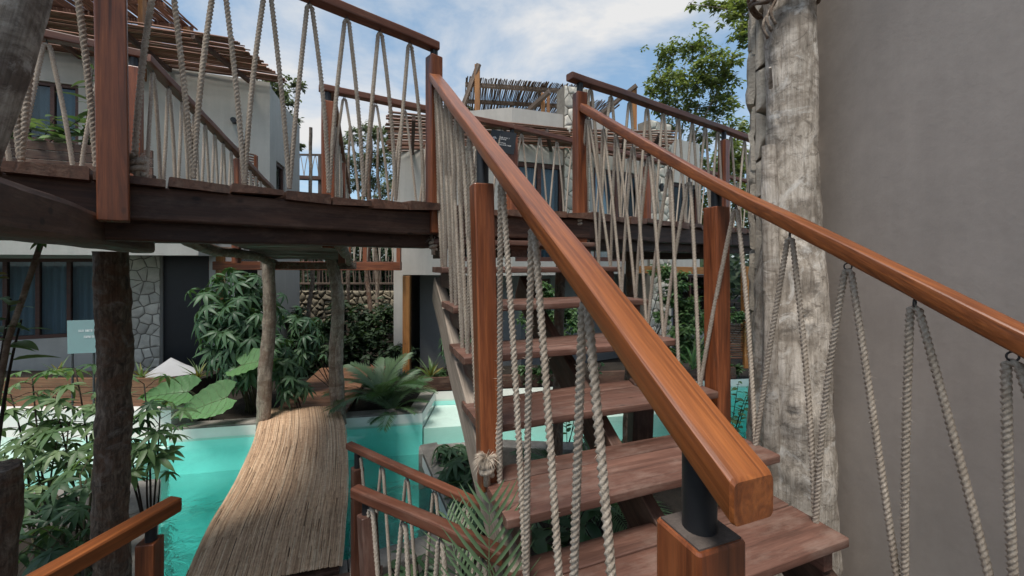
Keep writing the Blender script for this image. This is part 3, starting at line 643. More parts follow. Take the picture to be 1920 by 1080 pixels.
# ------------------------------------------------------------------ reed bridge
rb = root('reed_bridge', 'brown reed covered footbridge curving across the turquoise pool', 'bridge', H(-2.3, 4.2, -2.1))
EL = [(492, 766), (484, 795), (474, 832), (458, 868), (440, 905), (418, 943), (395, 980), (370, 1030), (345, 1085), (330, 1118)]
ER = [(634, 761), (646, 795), (651, 832), (653, 868), (653, 905), (651, 943), (648, 980), (646, 1010), (643, 1042), (641, 1058)]
def Q(px, py, h): Y = F * -h / (py - 490); return V(((px - 960) / F * Y, Y, E + h))
EL3 = [Q(*p, -2.06) for p in EL]; ER3 = [Q(*p, -2.06) for p in ER]
m = MB(); NS = 200
for j in range(NS):
    u_ = (j + .5) / NS; t0 = 0
    while t0 < 1:
        t1 = min(1, t0 + rnd.uniform(.12, .4)); 
        if 1 - t1 < .1: t1 = 1
        n = max(3, int((t1 - t0) * 26)); pts = []; jz = rnd.uniform(-.002, .0035); ju = rnd.gauss(0, .003); ju2 = rnd.gauss(0, .003)
        e0 = 0 if t0 else rnd.uniform(-.012, .006); e1 = 0 if t1 < 1 else rnd.uniform(-.008, .012)
        for i in range(n + 1):
            f = i / n; t_ = t0 + (t1 - t0) * f + (e0 if i == 0 else 0) + (e1 if i == n else 0); t_ = max(0, min(1, t_))
            p = cat(EL3, t_).lerp(cat(ER3, t_), u_ + ju + (ju2 - ju) * f); p.z += jz + .02 * math.sin(math.pi * t_) - .012 * abs(u_ * 2 - 1) ** 8 + .003 * noise.noise((t_ * 14, j * .7, 0)); pts.append(p)
        m.add(*tube_vf(pts, .0043 + rnd.uniform(-.0006, .0008), 5)); t0 = t1 + .0015
o = m.obj('reed_mat', M_reed, rb, None, True); o['kind'] = 'stuff'
sl_ = MB(); rows = []
for i in range(25):
    t_ = i / 24; a = cat(EL3, t_); c = cat(ER3, t_); d = (c - a).normalized(); z = .02 * math.sin(math.pi * t_) - .012
    rows.append([a + d * .02 + V((0, 0, z - .02)), c - d * .02 + V((0, 0, z - .02)), c - d * .02 + V((0, 0, z - .09)), a + d * .02 + V((0, 0, z - .09))])
vs, fs = loft(rows); sl_.add(vs, fs); sl_.obj('bridge_deck', M_dark, rb)
# landing of dark boards at the near end of the bridge
t = root('lower_landing', 'dark plank landing at the near end of the reed bridge', 'landing', H(-1.4, 2, -2.16))
for k in range(9):
    a = Q(641, 1058, -2.06).lerp(Q(330, 1118, -2.06), -.25); c = Q(641, 1058, -2.06).lerp(Q(330, 1118, -2.06), 1.1); off = V((.10, -.17, 0)) * k
    a = a + off; c = c + off; a.z = c.z = E - 2.13
    beam('plank', a + V((.06, -.1, 0)), c + V((.06, -.1, 0)), .185, .05, M_plank, t, wob=.003)

# ------------------------------------------------------------------ stonework (one object per stone)
def clip(poly, p, n):
    outp = []; k = len(poly)
    for i in range(k):
        a, b_ = poly[i], poly[(i + 1) % k]; da = (a[0] - p[0]) * n[0] + (a[1] - p[1]) * n[1]; db = (b_[0] - p[0]) * n[0] + (b_[1] - p[1]) * n[1]
        if da <= 0: outp.append(a)
        if (da < 0 < db) or (db < 0 < da): t_ = da / (da - db); outp.append((a[0] + (b_[0] - a[0]) * t_, a[1] + (b_[1] - a[1]) * t_))
    return outp
def cells(w_, h_, sx, sz, seed, jit=.38):
    rg = random.Random(seed); pts = []; nx = max(1, round(w_ / sx)); nz = max(1, round(h_ / sz))
    for j in range(nz):
        o = .5 * (j % 2) if nx > 1 else 0
        for i in range(nx + (1 if o else 0)):
            pts.append(((i + .5 - o + rg.uniform(-jit, jit)) * w_ / nx, (j + .5 + rg.uniform(-jit, jit)) * h_ / nz))
    res = []
    for i, p in enumerate(pts):
        poly = [(0, 0), (w_, 0), (w_, h_), (0, h_)]
        for k, q in enumerate(pts):
            if k == i or abs(q[0] - p[0]) > 3 * sx or abs(q[1] - p[1]) > 3 * sz: continue
            mid = ((p[0] + q[0]) / 2, (p[1] + q[1]) / 2); poly = clip(poly, mid, (q[0] - p[0], q[1] - p[1]))
            if not poly: break
        if len(poly) > 2: res.append(poly)
    return res
def stone_face(parent, origin, ex, ez, nrm, w_, h_, sx, sz, mat, seed, gap=.012, depth=.03, rough=.006, sub=True, flat=.5):
    """stones laid on a wall face: origin lower corner, ex/ez in-plane axes, nrm outward"""
    ex, ez, nrm, origin = V(ex).normalized(), V(ez).normalized(), V(nrm).normalized(), V(origin); rg = random.Random(seed + 5)
    for poly in cells(w_, h_, sx, sz, seed):
        cx = sum(p[0] for p in poly) / len(poly); cy = sum(p[1] for p in poly) / len(poly)
        dens = []
        for i in range(len(poly)):
            a, b_ = poly[i], poly[(i + 1) % len(poly)]; n = max(1, int(math.hypot(b_[0] - a[0], b_[1] - a[1]) / (sx * .28)))
            for k in range(n): dens.append((a[0] + (b_[0] - a[0]) * k / n, a[1] + (b_[1] - a[1]) * k / n))
        sz_ = max(math.hypot(x - cx, y - cy) for x, y in dens); dp = depth * rg.uniform(.6, 1.25); sd = rg.random() * 99
        def rg_ring(scale_off, z, rnd_=0.0):
            out_ = []
            for x, y in dens:
                d = math.hypot(x - cx, y - cy) or 1e-6; k = max(.05, (d - scale_off) / d)
                k *= 1 + rnd_ * noise.noise((x * 9 + sd, y * 9, 0))
                zz = z + rough * 2 * noise.noise((x * 14 + sd, y * 14, 3))
                out_.append(V((cx + (x - cx) * k, zz, cy + (y - cy) * k)))
            return out_
        rings = [rg_ring(gap * .5, -.004, .06), rg_ring(gap * .6, dp * .55, .1), rg_ring(gap * .6 + dp * .35, dp * .95, .1), rg_ring(sz_ * .45, dp * (1 + .1 * flat), .1)]
        vs, fs = loft(rings, False); n = len(dens)
        vs.append(V((cx, dp * (1 + .12 * flat) + rough * noise.noise((cx * 9 + sd, 1, 1)), cy))); c_i = len(vs) - 1; k0 = 3 * n
        for j in range(n): fs.append((k0 + j, k0 + (j + 1) % n, c_i))
        o = V((cx, 0, cy)); vs = [v - o for v in vs]
        M = Matrix(((ex.x, nrm.x, ez.x, 0), (ex.y, nrm.y, ez.y, 0), (ex.z, nrm.z, ez.z, 0), (0, 0, 0, 1)))
        pos = origin + ex * cx + ez * cy; M.translation = pos
        mm = mesh('stone', vs, fs, mat, True, 50)
        if M.determinant() > 0: mm.flip_normals()
        link('stone', mm, parent, M)
# near pillar, plaster wall, trunk lashed to it
pil = root('stone_pillar', 'rough cream limestone pillar behind the lashed tree trunk', 'pillar', (1.45, 2.3, GZ))
PZ0, PZ1 = GZ, 6.6
core = [(1.30, 2.165), (1.625, 2.145), (1.88, 2.5), (1.55, 2.56)]
cm = MB().add(*ring_walls(core, PZ0, PZ1)).add(*poly_fill([core], PZ1)); cm.obj('mortar_core', M_mortar, pil)
ex = V((1.625 - 1.30, 2.145 - 2.165, 0)); stone_face(pil, (1.296, 2.165, PZ0), ex, (0, 0, 1), (-.06, -1, 0), ex.length + .006, PZ1 - PZ0, .19, .27, M_stone, 3, .014, .045, .010)
ex2 = V((1.55 - 1.30, 2.56 - 2.165, 0)); stone_face(pil, (1.298, 2.165, PZ0), ex2, (0, 0, 1), (-ex2.y, ex2.x, 0), ex2.length, PZ1 - PZ0, .2, .27, M_stone, 8, .014, .03, .008)
wl = MB(); wallp = [(1.585, 2.13), (1.72, -1.4), (2.1, -1.4), (1.95, 2.13)]
wl.add(*ring_walls(wallp, GZ, 6.6)); wl.add(*poly_fill([wallp], 6.6)); o = wl.obj('plaster_wall', M_wall); tag(o, 'smooth taupe plaster wall beside the right handrail', 'wall')
bm = bmesh.new(); bm.from_mesh(o.data); bmesh.ops.recalc_face_normals(bm, faces=bm.faces); bm.to_mesh(o.data); bm.free()
# trunk: pale, knotted, flared foot
def trunk_mesh(Ln, prof, sides, knots, seed, mat, rough=.075):
    n = int(Ln / .022); rings = []
    for i in range(n + 1):
        x = Ln * i / n; t_ = x
        for (x0, r0), (x1, r1) in zip(prof, prof[1:]):
            if x0 <= x <= x1: f = (x - x0) / (x1 - x0); f = f * f * (3 - 2 * f); r = r0 + (r1 - r0) * f
        oy = .022 * noise.noise((x * .8 + seed, 2, 2)); oz = .022 * noise.noise((x * .8 + seed, 8, 3)); ring = []
        for j in range(sides):
            a = 2 * math.pi * j / sides; c, s_ = math.cos(a), math.sin(a)
            k = 1 + rough * (1.2 * noise.noise((x * 2.2 + seed, c * 1.4, s_ * 1.4)) + .7 * noise.noise((x * 7 + seed, c * 2.5, s_ * 2.5)) + .5 * noise.noise((x * 16, c * 9, s_ * 9 + seed)) + .5 * noise.noise((x * 3, c * 14, s_ * 14 + seed)) + .3 * abs(noise.noise((x * 28 + seed, c * 6, s_ * 6))))
            for kx, ka, kr, kd in knots:
                da = (a - ka + math.pi) % (2 * math.pi) - math.pi; d = math.hypot((x - kx), da * r) / kr
                if d < 2.5: k += kd * (math.exp(-d * d * 1.2) - 1.6 * math.exp(-d * d * 6))
            ring.append((x, oy + c * r * k, oz + s_ * r * k))
        rings.append(ring)
    vs, fs = loft(rings); return mesh('trunk', vs, fs, mat, True, 70)
tk = root('dead_tree', 'pale dry tree trunk lashed to the stone pillar with vine', 'tree', (1.36, 1.98, GZ))
prof = [(0, .19), (1.3, .185), (1.9, .162), (2.35, .150), (2.62, .114), (3.2, .104), (4.2, .106), (6.8, .11)]
knots = [(3.15, 3.6, .04, .16), (3.62, 3.7, .05, .22), (2.95, 3.5, .03, .12), (2.2, 4.5, .05, .15), (1.75, 4.2, .06, .12), (3.55, 3.2, .05, .14), (2.55, 4.4, .05, .15)]
link('trunk', trunk_mesh(6.8, prof, 56, knots, 4.2, M_barkpale), tk, frame(V((1.385, 2.0, GZ)), V((1.36, 2.0, 6.55)), (0, 1, 0)))
st_m = trunk_mesh(3.0, [(0, .055), (1.2, .046), (2.2, .034), (2.75, .036), (3.0, .03)], 26, [(1.6, 3.5, .04, .2), (2.3, 3, .03, .2)], 9.1, M_barkpale)
link('side_stem', st_m, tk, frame(V((1.265, 1.93, GZ)), V((1.225, 1.93, 2.75)), (0, 1, 0)))
link('branch_stub', beam_mesh(.10, .022, .026, M_barkpale, b=.009, wob=.003, taper=.6), tk, frame(V((1.24, 1.94, 3.03)), V((1.20, 1.88, 3.10))))
vn = root('vine_lashing', 'twisted brown vine tied round the pale trunk', 'vine', (1.34, 2, 3.5))
for k in range(4):
    rr_ = .136 + k * .006; zz = E + 1.275 + k * .022
    pts = [V((1.345 + rr_ * math.cos(a), 2.0 + rr_ * math.sin(a), zz + .03 * math.sin(a + k) + .02 * math.sin(3 * a))) for a in [2 * math.pi * i / 30 for i in range(31)]]
    MB().add(*tube_vf(pts, .009, 7, twist=.1, lob=.2)).obj('vine_loop', M_barkmid, vn, None, True)
for k in range(3):
    pts = [V((1.215 + .012 * k + .02 * math.sin(i * .5 + k), 1.93 - .01 * k, E + 1.27 - i * .016 - .005 * k)) for i in range(14 - 2 * k)]
    MB().add(*tube_vf(pts, .007, 6, twist=.08, lob=.2)).obj('vine_tail', M_barkmid, vn, None, True)

# ------------------------------------------------------------------ houses
def pxa(px, p0, e): t_ = (px - 960) / F; return (t_ * p0[1] - p0[0]) / (e[0] - t_ * e[1])
def facade(parent, p0, p1, h0, h1, ops, mat, th=.22, name='wall'):
    """wall between two plan points; ops = (a0, a1, h0, h1) openings along it"""
    p0, p1 = V((*p0, 0)), V((*p1, 0)); Ln = (p1 - p0).length; xs = sorted({0, Ln, *[o[0] for o in ops], *[o[1] for o in ops]}); zs = sorted({h0, h1, *[o[2] for o in ops], *[o[3] for o in ops]})
    m = MB()
    for xa, xb in zip(xs, xs[1:]):
        run = None
        for za, zb in zip(zs, zs[1:]):
            hole = any(o[0] - 1e-6 <= (xa + xb) / 2 <= o[1] + 1e-6 and o[2] <= (za + zb) / 2 <= o[3] for o in ops)
            if not hole: run = [za, zb] if run is None else [run[0], zb]
            if (hole or zb == zs[-1]) and run: m.box(xa, xb, 0, th, E + run[0], E + run[1]); run = None
    M = frame(p0, p1); m.obj(name, mat, parent, M); return M
def window(parent, M, a0, a1, h0, h1, mull=1, curtain=(0, 1), fr=.06, mat=None):
    f = MB(); z0, z1 = E + h0, E + h1
    f.box(a0, a0 + fr, .04, .12, z0, z1); f.box(a1 - fr, a1, .04, .12, z0, z1); f.box(a0 + fr, a1 - fr, .04, .12, z1 - fr, z1); f.box(a0 + fr, a1 - fr, .04, .12, z0, z0 + fr)
    for k in range(1, mull + 1):
        x = a0 + (a1 - a0) * k / (mull + 1); f.box(x - fr * .45, x + fr * .45, .045, .115, z0 + fr, z1 - fr)
    wo_ = f.obj('window', mat or M_frame, parent, M)
    for k in range(mull + 1):
        x0 = a0 + (a1 - a0) * k / (mull + 1); x1 = a0 + (a1 - a0) * (k + 1) / (mull + 1)
        link('pane', mesh('pane', *box_vf(x0 + .02, x1 - .02, .078, .084, z0 + .02, z1 - .02), M_glass), wo_, M)
    if curtain:
        c0, c1 = a0 + (a1 - a0) * curtain[0], a0 + (a1 - a0) * curtain[1]; n = max(8, int((c1 - c0) / .02)); rows = []
        for i in range(n + 1):
            x = c0 + (c1 - c0) * i / n; y = .22 + .03 * math.sin(x * 62) + .012 * math.sin(x * 23); rows.append((x, y))
        vs = [(x, y, z) for x, y in rows for z in (z0 + .02, z1)]; fs = [(2 * i, 2 * i + 2, 2 * i + 3, 2 * i + 1) for i in range(n)]
        link('curtain', mesh('curtain', vs, fs, M_curt, True), wo_, M)
STK = []
for k in range(4):
    n = 10; rr_ = []
    sd_ = rnd.random() * 50
    for i in range(n + 1):
        x = i / n; rr_.append([(x, .5 * math.cos(a) * (1 - .25 * x) + .9 * noise.noise((x * 2.5 + sd_, k, 0)), .5 * math.sin(a) * (1 - .25 * x) + .5 * noise.noise((x * 2.5 + sd_, k, 7))) for a in [2 * math.pi * j / 6 for j in range(6)]])
    STK.append(loft(rr_))
STKM = {}
def stick(parent, p0, p1, d, mat):
    p0, p1 = V(p0), V(p1); key = (rnd.randrange(4), mat.name)
    if key not in STKM: STKM[key] = mesh('stick', *STK[key[0]], mat, True)
    if rnd.random() < .5: p0, p1 = p1, p0
    return link('stick', STKM[key], parent, frame(p0, p1) @ Matrix.Diagonal((((p1 - p0).length), d, d, 1)))
def awning(parent, n0, n1, f0, f1, hN, hF, nst, d=.035, mat=None, rafters=4, ovr=.15, name='awning'):
    """sticks parallel to the front edge on rafters; n = near corners, f = far corners (plan)"""
    mat = mat or M_stick; base = V((*f0, E + hF)); aw = MB()
    e = bpy.data.objects.new(name, None); COL.objects.link(e); e.parent = parent; e.matrix_basis = WM[parent.name].inverted() @ Matrix.Translation(base); WM[e.name] = Matrix.Translation(base); e.empty_display_size = .1
    for i in range(nst):
        t_ = i / (nst - 1); a = V((*lerp2(n0, f0, t_), E + hN + (hF - hN) * t_)); b_ = V((*lerp2(n1, f1, t_), E + hN + (hF - hN) * t_)); dd = (b_ - a).normalized()
        a -= dd * rnd.uniform(0, ovr); b_ += dd * rnd.uniform(0, ovr); a.z += rnd.uniform(-.01, .01); b_.z += rnd.uniform(-.01, .01)
        stick(e, a, b_, d * rnd.uniform(.7, 1.2), mat)
    for k in range(rafters):
        t_ = (k + .5) / rafters; a = lerp2(n0, n1, t_); b_ = lerp2(f0, f1, t_); beam('rafter', H(*a, hN - .055), H(*b_, hF - .055), .06, .08, M_dark if mat is M_stick else M_stickgrey, e)
    return e
# house on the left
h1r = root('plaster_house', 'pale two storey house with red stick awning and dark ground floor windows', 'house', (-6.5, 7.6, GZ))
hp0, hp1 = (-11.0, 5.66), (-4.9, 8.2); e1 = V((hp1[0] - hp0[0], hp1[1] - hp0[1])).normalized()
A = lambda px: pxa(px, hp0, e1)
len1 = V((hp1[0] - hp0[0], hp1[1] - hp0[1])).length
opsU = [(A(40), A(147), 2.05, 3.08)]
MU = facade(h1r, hp0, hp1, .28, 3.62, opsU, M_white)
window(h1r, MU, A(40), A(147), 2.05, 3.08, 1)
opsL = [(A(-60), A(182), -1.32, .05), (A(302), A(392), -2.15, .24), (A(440), A(495), -2.15, .1)]
ML = facade(h1r, hp0, hp1, -2.45, .28, opsL, M_white)
window(h1r, ML, A(-60), A(182), -1.32, .05, 3, (.1, .95))
window(h1r, ML, A(440), A(495), -2.15, .1, 0, None)
dm = MB().box(A(302), A(392), .10, .15, E - 2.15, E + .24); do = dm.obj('door', M_black, h1r, ML); MB().box(A(385) - .02, A(385), .06, .1, E - 1.2, E - 1.0).obj('handle', M_hook, do, ML)
# side wall, back, floors
sw = [(-4.9, 8.2), (-5.58, 10.65)]
d_ = V((sw[1][0] - sw[0][0], sw[1][1] - sw[0][1])).length
MS = facade(h1r, (sw[0][0], sw[0][1] + .0), sw[1], -2.45, 3.55, [(.45, 1.15, .95, 2.15)], M_white)
window(h1r, MS, .45, 1.15, .95, 2.15, 0, None)
facade(h1r, sw[1], (-13, 9), -2.45, 3.5, [], M_interior)
m = MB(); fl = [(-11.0, 5.9), (-5.05, 8.4), (-5.7, 10.5), (-12, 8.5)]
for z0, z1 in ((E + .12, E + .27), (E + 3.1, E + 3.3)): m.add(*poly_fill([fl], z0)); m.add(*poly_fill([fl], z1)); m.add(*ring_walls(fl, z0, z1))
m.obj('floor_slab', M_white, h1r)
eU = V((e1.x, e1.y, 0)); nO = V((e1.y, -e1.x, 0))
sp = bpy.data.objects.new('stone_pier', None); COL.objects.link(sp); sp.parent = h1r; sp.matrix_basis = WM[h1r.name].inverted() @ Matrix.Translation((-6.8, 7.3, 0)); WM[sp.name] = Matrix.Translation((-6.8, 7.3, 0))
o0 = V((*hp0, 0)) + eU * A(243) + nO * .012; stone_face(sp, (o0.x, o0.y, E - 2.4), eU, (0, 0, 1), nO, A(301) - A(243), 2.66, .17, .21, M_housestone, 11, .018, .012, .002)
link('mortar_core', mesh('mortar', *box_vf(A(243), A(301), -.012, .02, E - 2.4, E + .26), M_mortard), sp, MU)
pl = [V((*hp0, 0)) + nO * .003, V((*hp0, 0)) + eU * (len1 - .9) + nO * .003, V((*hp0, 0)) + eU * (len1 - .9) + nO * 1.05, V((*hp0, 0)) + nO * 1.05]; pl = [(p.x, p.y) for p in pl]
MB().add(*poly_fill([pl], E + .10)).add(*poly_fill([pl], E + .46)).add(*ring_walls(pl, E + .10, E + .46)).obj('balcony_slab', M_white, h1r)
# lower awning and roof pergola of house 1
fw0, fw1 = V((*hp0, 0)) + eU * A(60), V((*hp0, 0)) + eU * (len1 + .25)
awning(h1r, (-7.4, 5.55), (-4.55, 6.55), (fw0.x, fw0.y - .02), (fw1.x + .05, fw1.y - .02), 3.60, 3.62, 36, .034, M_stick, 3, .12)
pg = awning(h1r, (-6.6, 6.75), (-6.85, 8.75), (-10.6, 5.3), (-10.8, 7.6), 5.05, 5.05, 84, .045, M_stick, 0, .2, 'pergola')
for a, b_ in (((-6.75, 7.9), (-10.7, 6.6)), ((-6.65, 7.0), (-10.6, 5.6)), ((-6.85, 8.7), (-10.8, 7.5))): beam('pergola_beam', H(*a, 4.98), H(*b_, 4.98), .07, .09, M_stick, h1r)
for p in ((-6.9, 8.6), (-8.6, 7.2), (-6.75, 7.4), (-9.4, 6.9)): beam('pergola_post', H(*p, 3.3), H(*p, 4.95), .09, .09, M_orange, h1r, up=(0, 1, 0))
facade(h1r, (-10.9, 5.75), (-6.6, 7.55), 3.62, 4.25, [], M_white, .2, 'parapet')
cyl('wall_lamp', V((*hp0, E + 2.75)) + eU * A(440) + nO * .12, V((*hp0, E + 2.75)) + eU * A(440) - nO * .02, .05, M_black, h1r)
# balcony planter of house 1
bp = root('balcony_planter', 'brown timber balcony planter under the upper window', 'planter', H(-6, 5.8, 1.5))
for k in range(3): beam('board', V((*hp0, E + 1.48 + k * .14)) + eU * A(-40) + nO * 1.0, V((*hp0, E + 1.48 + k * .14)) + eU * A(330) + nO * 1.0, .05, .13, M_plank, bp, b=.004)
beam('support_beam', V((*hp0, E + 1.38)) + eU * A(-40) + nO * .95, V((*hp0, E + 1.38)) + eU * A(330) + nO * .95, .16, .1, M_dark, bp)
for q in (A(20), A(250)): beam('bracket', V((*hp0, E + 1.36)) + eU * q + nO * 1.0, V((*hp0, E + 1.36)) + eU * q - nO * .02, .1, .12, M_dark, bp)
ew = root('woven_screen', 'curved woven stick screen beside the pale house wall', 'screen', P(455, 335, 6.9))
for k in range(14): stick(ew, P(440, 282 + k * 5, 6.95), P(482 + k * .3, 292 + k * 5, 7.15), .03, M_stick)
beam('screen_post', P(452, 360, 6.93), P(452, 278, 6.93), .09, .09, M_post, ew, up=(0, 1, 0))
beam('screen_post', P(480, 365, 7.13), P(480, 292, 7.13), .05, .05, M_post, ew, up=(0, 1, 0))
# house in the middle: three wall runs
h2r = root('plaster_house', 'cream two storey house with stone piers and stick roof pergola', 'house', (.6, 8.6, GZ))
C0, C1, C2, C3 = (-2.33, 8.45), (0.0, 7.95), (1.36, 8.45), (4.75, 10.4)
def run2(p0, p1, lower, upper, h_top=3.02):
    e = V((p1[0] - p0[0], p1[1] - p0[1])).normalized(); g_ = lambda px: pxa(px, p0, e)
    ou = [(g_(a), g_(b_), z0, z1) for a, b_, z0, z1 in upper]; ol = [(g_(a), g_(b_), z0, z1) for a, b_, z0, z1 in lower]
    Mx = facade(h2r, p0, p1, -.28, h_top, ou, M_white); ni = V((-e.y, e.x)) * .95; q0 = (p0[0] + ni.x, p0[1] + ni.y); q1 = (p1[0] + ni.x, p1[1] + ni.y); g_i = lambda px: pxa(px, q0, e); ol = [(g_i(a), g_i(b_), z0, z1) for a, b_, z0, z1 in lower]; Mi = facade(h2r, q0, q1, -2.45, -.281, ol, M_greypl)
    for o_ in ou: window(h2r, Mx, *o_, 1, (.05, .9), .09)
    for o_ in ol: window(h2r, Mi, *o_, 1, None, .07)
    return Mx, e, g_
run2(C0, C1, [(826, 950, -2.15, -.35)], [(862, 912, 0, 1.95)])
run2(C1, C2, [(985, 1050, -2.15, -.4)], [(966, 1058, 0, 1.98)])
MC, eC, gC = run2(C2, C3, [(1184, 1213, -2.1, -.45), (1262, 1330, -2.1, -.4)], [(1113, 1202, 0, 2.02), (1262, 1312, .1, 1.95)])
facade(h2r, (-2.33, 8.68), (-2.6, 11.5), -2.45, 3.0, [], M_white, .2); facade(h2r, (-2.6, 11.5), (5.4, 12.4), -2.45, 3.0, [], M_interior, .2)
m = MB(); fl = [(-2.31, 8.47), (0, 7.97), (1.345, 8.465), (4.74, 10.42), (5.2, 12.2), (-2.4, 11.4)]
for z0, z1 in ((E - .25, E - .1), (E + 2.35, E + 2.5)): m.add(*poly_fill([fl], z0)); m.add(*poly_fill([fl], z1)); m.add(*ring_walls(fl, z0, z1))
m.obj('floor_slab', M_white, h2r)
def pier(px0, px1, p0, e, hA, hB, seed, off=.07):
    a0, a1 = pxa(px0, p0, e), pxa(px1, p0, e); ev = V((e.x, e.y, 0)); nv = V((e.y, -e.x, 0)); o_ = V((*p0, 0)) + ev * a0 + nv * off
    s_ = bpy.data.objects.new('stone_pier', None); COL.objects.link(s_); s_.parent = h2r; s_.matrix_basis = WM[h2r.name].inverted() @ Matrix.Translation(o_); WM[s_.name] = Matrix.Translation(o_)
    stone_face(s_, (o_.x, o_.y, E + hA), ev, (0, 0, 1), nv, a1 - a0, hB - hA, .18, .21, M_housestone, seed, .018, .014, .002)
    lo = o_ - nv * off; mm = MB().box(0, a1 - a0, 0, off + .3, 0, hB - hA); mm.obj('mortar_core', M_mortard, s_, Matrix(((ev.x, -nv.x, 0, o_.x), (ev.y, -nv.y, 0, o_.y), (0, 0, 1, E + hA), (0, 0, 0, 1))))
eB = V((C2[0] - C1[0], C2[1] - C1[1])).normalized()
pier(1056, 1104, C1, eB, -.2, 3.6, 21, .05); pier(1214, 1254, C2, eC, -2.4, 3.3, 22)
awning(h2r, (-2.0, 6.6), (1.0, 7.42), (-2.55, 8.42), (1.3, 8.40), 2.42, 2.30, 26, .034, M_stick, 4, .08)
awning(h2r, (1.1, 7.45), (3.1, 7.6), (1.42, 8.42), (3.4, 9.5), 2.42, 2.30, 20, .034, M_stick, 3, .06)
pg2 = awning(h2r, (-1.15, 10.2), (-1.45, 12.6), (1.9, 10.7), (1.6, 12.9), 4.62, 4.62, 72, .042, M_stickgrey, 0, .08, 'pergola')
for a, b_ in (((-1.2, 10.4), (1.95, 10.9)), ((-1.3, 11.5), (1.8, 11.9)), ((-1.4, 12.5), (1.7, 12.8))): beam('pergola_beam', H(*a, 4.54), H(*b_, 4.54), .08, .1, M_stickgrey, h2r)
def pp(px, y0, y1, Y, w_=.09): beam('pergola_post', P(px, y1, Y), P(px, y0, Y), w_, w_, M_orange, h2r, up=(0, 1, 0))
pp(895, 122, 225, 9.6, .12); pp(1018, 175, 230, 10.2); pp(1028, 178, 230, 10.6, .08); pp(1189, 162, 245, 10.2, .11)
beam('pergola_brace', P(868, 200, 9.7), P(898, 120, 9.55), .08, .1, M_stickgrey, h2r); beam('pergola_brace', P(985, 212, 10.5), P(1030, 172, 9.9), .09, .1, M_stickgrey, h2r); beam('pergola_brace', P(1128, 212, 10.6), P(1194, 160, 10.1), .08, .1, M_stickgrey, h2r)
pg3 = awning(h2r, (2.05, 10.8), (1.75, 12.6), (2.9, 11.0), (2.6, 12.8), 4.25, 4.25, 20, .04, M_stickgrey, 0, .2, 'pergola')
cyl('wall_lamp', P(1240, 351, 9.2), P(1240, 351, 9.5), .06, M_black, h2r, 10)
beam('wall_lamp', P(1241, 358, 9.2), P(1241, 344, 9.2), .06, .06, M_black, h2r, up=(0, 1, 0))
# timber frame with short rope railing between the houses
fr = root('timber_footbridge', 'orange timber beam bridge with posts spanning between the two houses', 'footbridge', (-3.8, 7.9, GZ))
beam('beam', P(396, 498, 7.9), P(752, 499, 7.9), .14, .165, M_post, fr); beam('beam', P(1180, 505, 8.7), P(1340, 508, 9.4), .12, .16, M_orange, fr)
beam('post', P(413, 715, 7.95), P(413, 480, 7.95), .26, .2, M_orange, fr, up=(0, 1, 0)); beam('post', P(763, 700, 8.1), P(763, 517, 8.1), .14, .14, M_orange, fr, up=(0, 1, 0))
beam('post', P(748, 505, 7.9), P(748, 445, 7.9), .08, .08, M_post, fr, up=(0, 1, 0)); beam('post', P(685, 492, 7.9), P(685, 440, 7.9), .08, .08, M_post, fr, up=(0, 1, 0))
beam('post', P(1400, 660, 9.4), P(1400, 500, 9.4), .18, .18, M_orange, fr, up=(0, 1, 0))
for k in range(9): rope_v(fr, P(640 + k * 12, 489, 7.88), P(646 + k * 12, 436, 7.88), P(652 + k * 12, 489, 7.88), .011, lod=2)
beam('handrail', P(560, 434, 7.88), P(755, 434, 7.88), .07, .06, M_post, fr)
# far walkway railing beyond the first house
fb = root('rope_railing', 'distant thin rope railing against the sky behind the house', 'railing', P(590, 330, 13))
beam('handrail', P(556, 290, 13), P(640, 291, 13), .06, .06, M_stickgrey, fb); beam('deck_edge', P(556, 333, 13), P(640, 336, 13), .2, .12, M_dark, fb)
for k in range(6): rope_v(fb, P(556 + k * 14, 331, 13), P(563 + k * 14, 292, 13), P(570 + k * 14, 331, 13), .012, lod=2)
for px in (557, 600, 639): beam('post', P(px, 690, 13), P(px, 290, 13), .09, .09, M_stickgrey, fb, up=(0, 1, 0))

# ------------------------------------------------------------------ plants
def blade(m, base, d, up, Ln, wd, droop=.3, n=5, fold=.25, shape=.45):
    base, d = V(base), V(d).normalized(); side = d.cross(V(up)).normalized(); upv = side.cross(d).normalized(); k = len(m.v); p = base.copy()
    for i in range(n + 1):
        t_ = i / n; wv = wd * .5 * (math.sin(math.pi * min(1, t_ ** shape * .985 + .015)) ** .8 if 0 < i < n else (.12 if i == 0 else .02))
        q = base + d * Ln * t_ + V((0, 0, -1)) * droop * Ln * t_ * t_
        m.v += [tuple(q - side * wv + upv * wv * fold), tuple(q), tuple(q + side * wv + upv * wv * fold)]
    for i in range(n):
        a = k + 3 * i; m.f += [(a, a + 1, a + 4, a + 3), (a + 1, a + 2, a + 5, a + 4)]
def palmate_mesh(nl, Ln, wd, spread=300, droop=.35, mat=None, seed=0):
    rg = random.Random(seed); m = MB()
    for k in range(nl):
        t_ = k / (nl - 1) - .5; a = R(t_ * spread); l_ = Ln * (1 - .45 * abs(t_) * 1.3) * rg.uniform(.9, 1.08)
        blade(m, (0, 0, 0), (math.cos(a), math.sin(a), rg.uniform(-.25, .05)), (0, 0, 1), l_, wd * (1 - .3 * abs(t_)), droop * rg.uniform(.6, 1.4), 4, .3, .75)
    return mesh('leaf', m.v, m.f, mat, True)
def simple_mesh(Ln, wd, droop, mat, n=6): m = MB(); blade(m, (0, 0, 0), (1, 0, .15), (0, 0, 1), Ln, wd, droop, n, .25, .7); return mesh('leaf', m.v, m.f, mat, True)
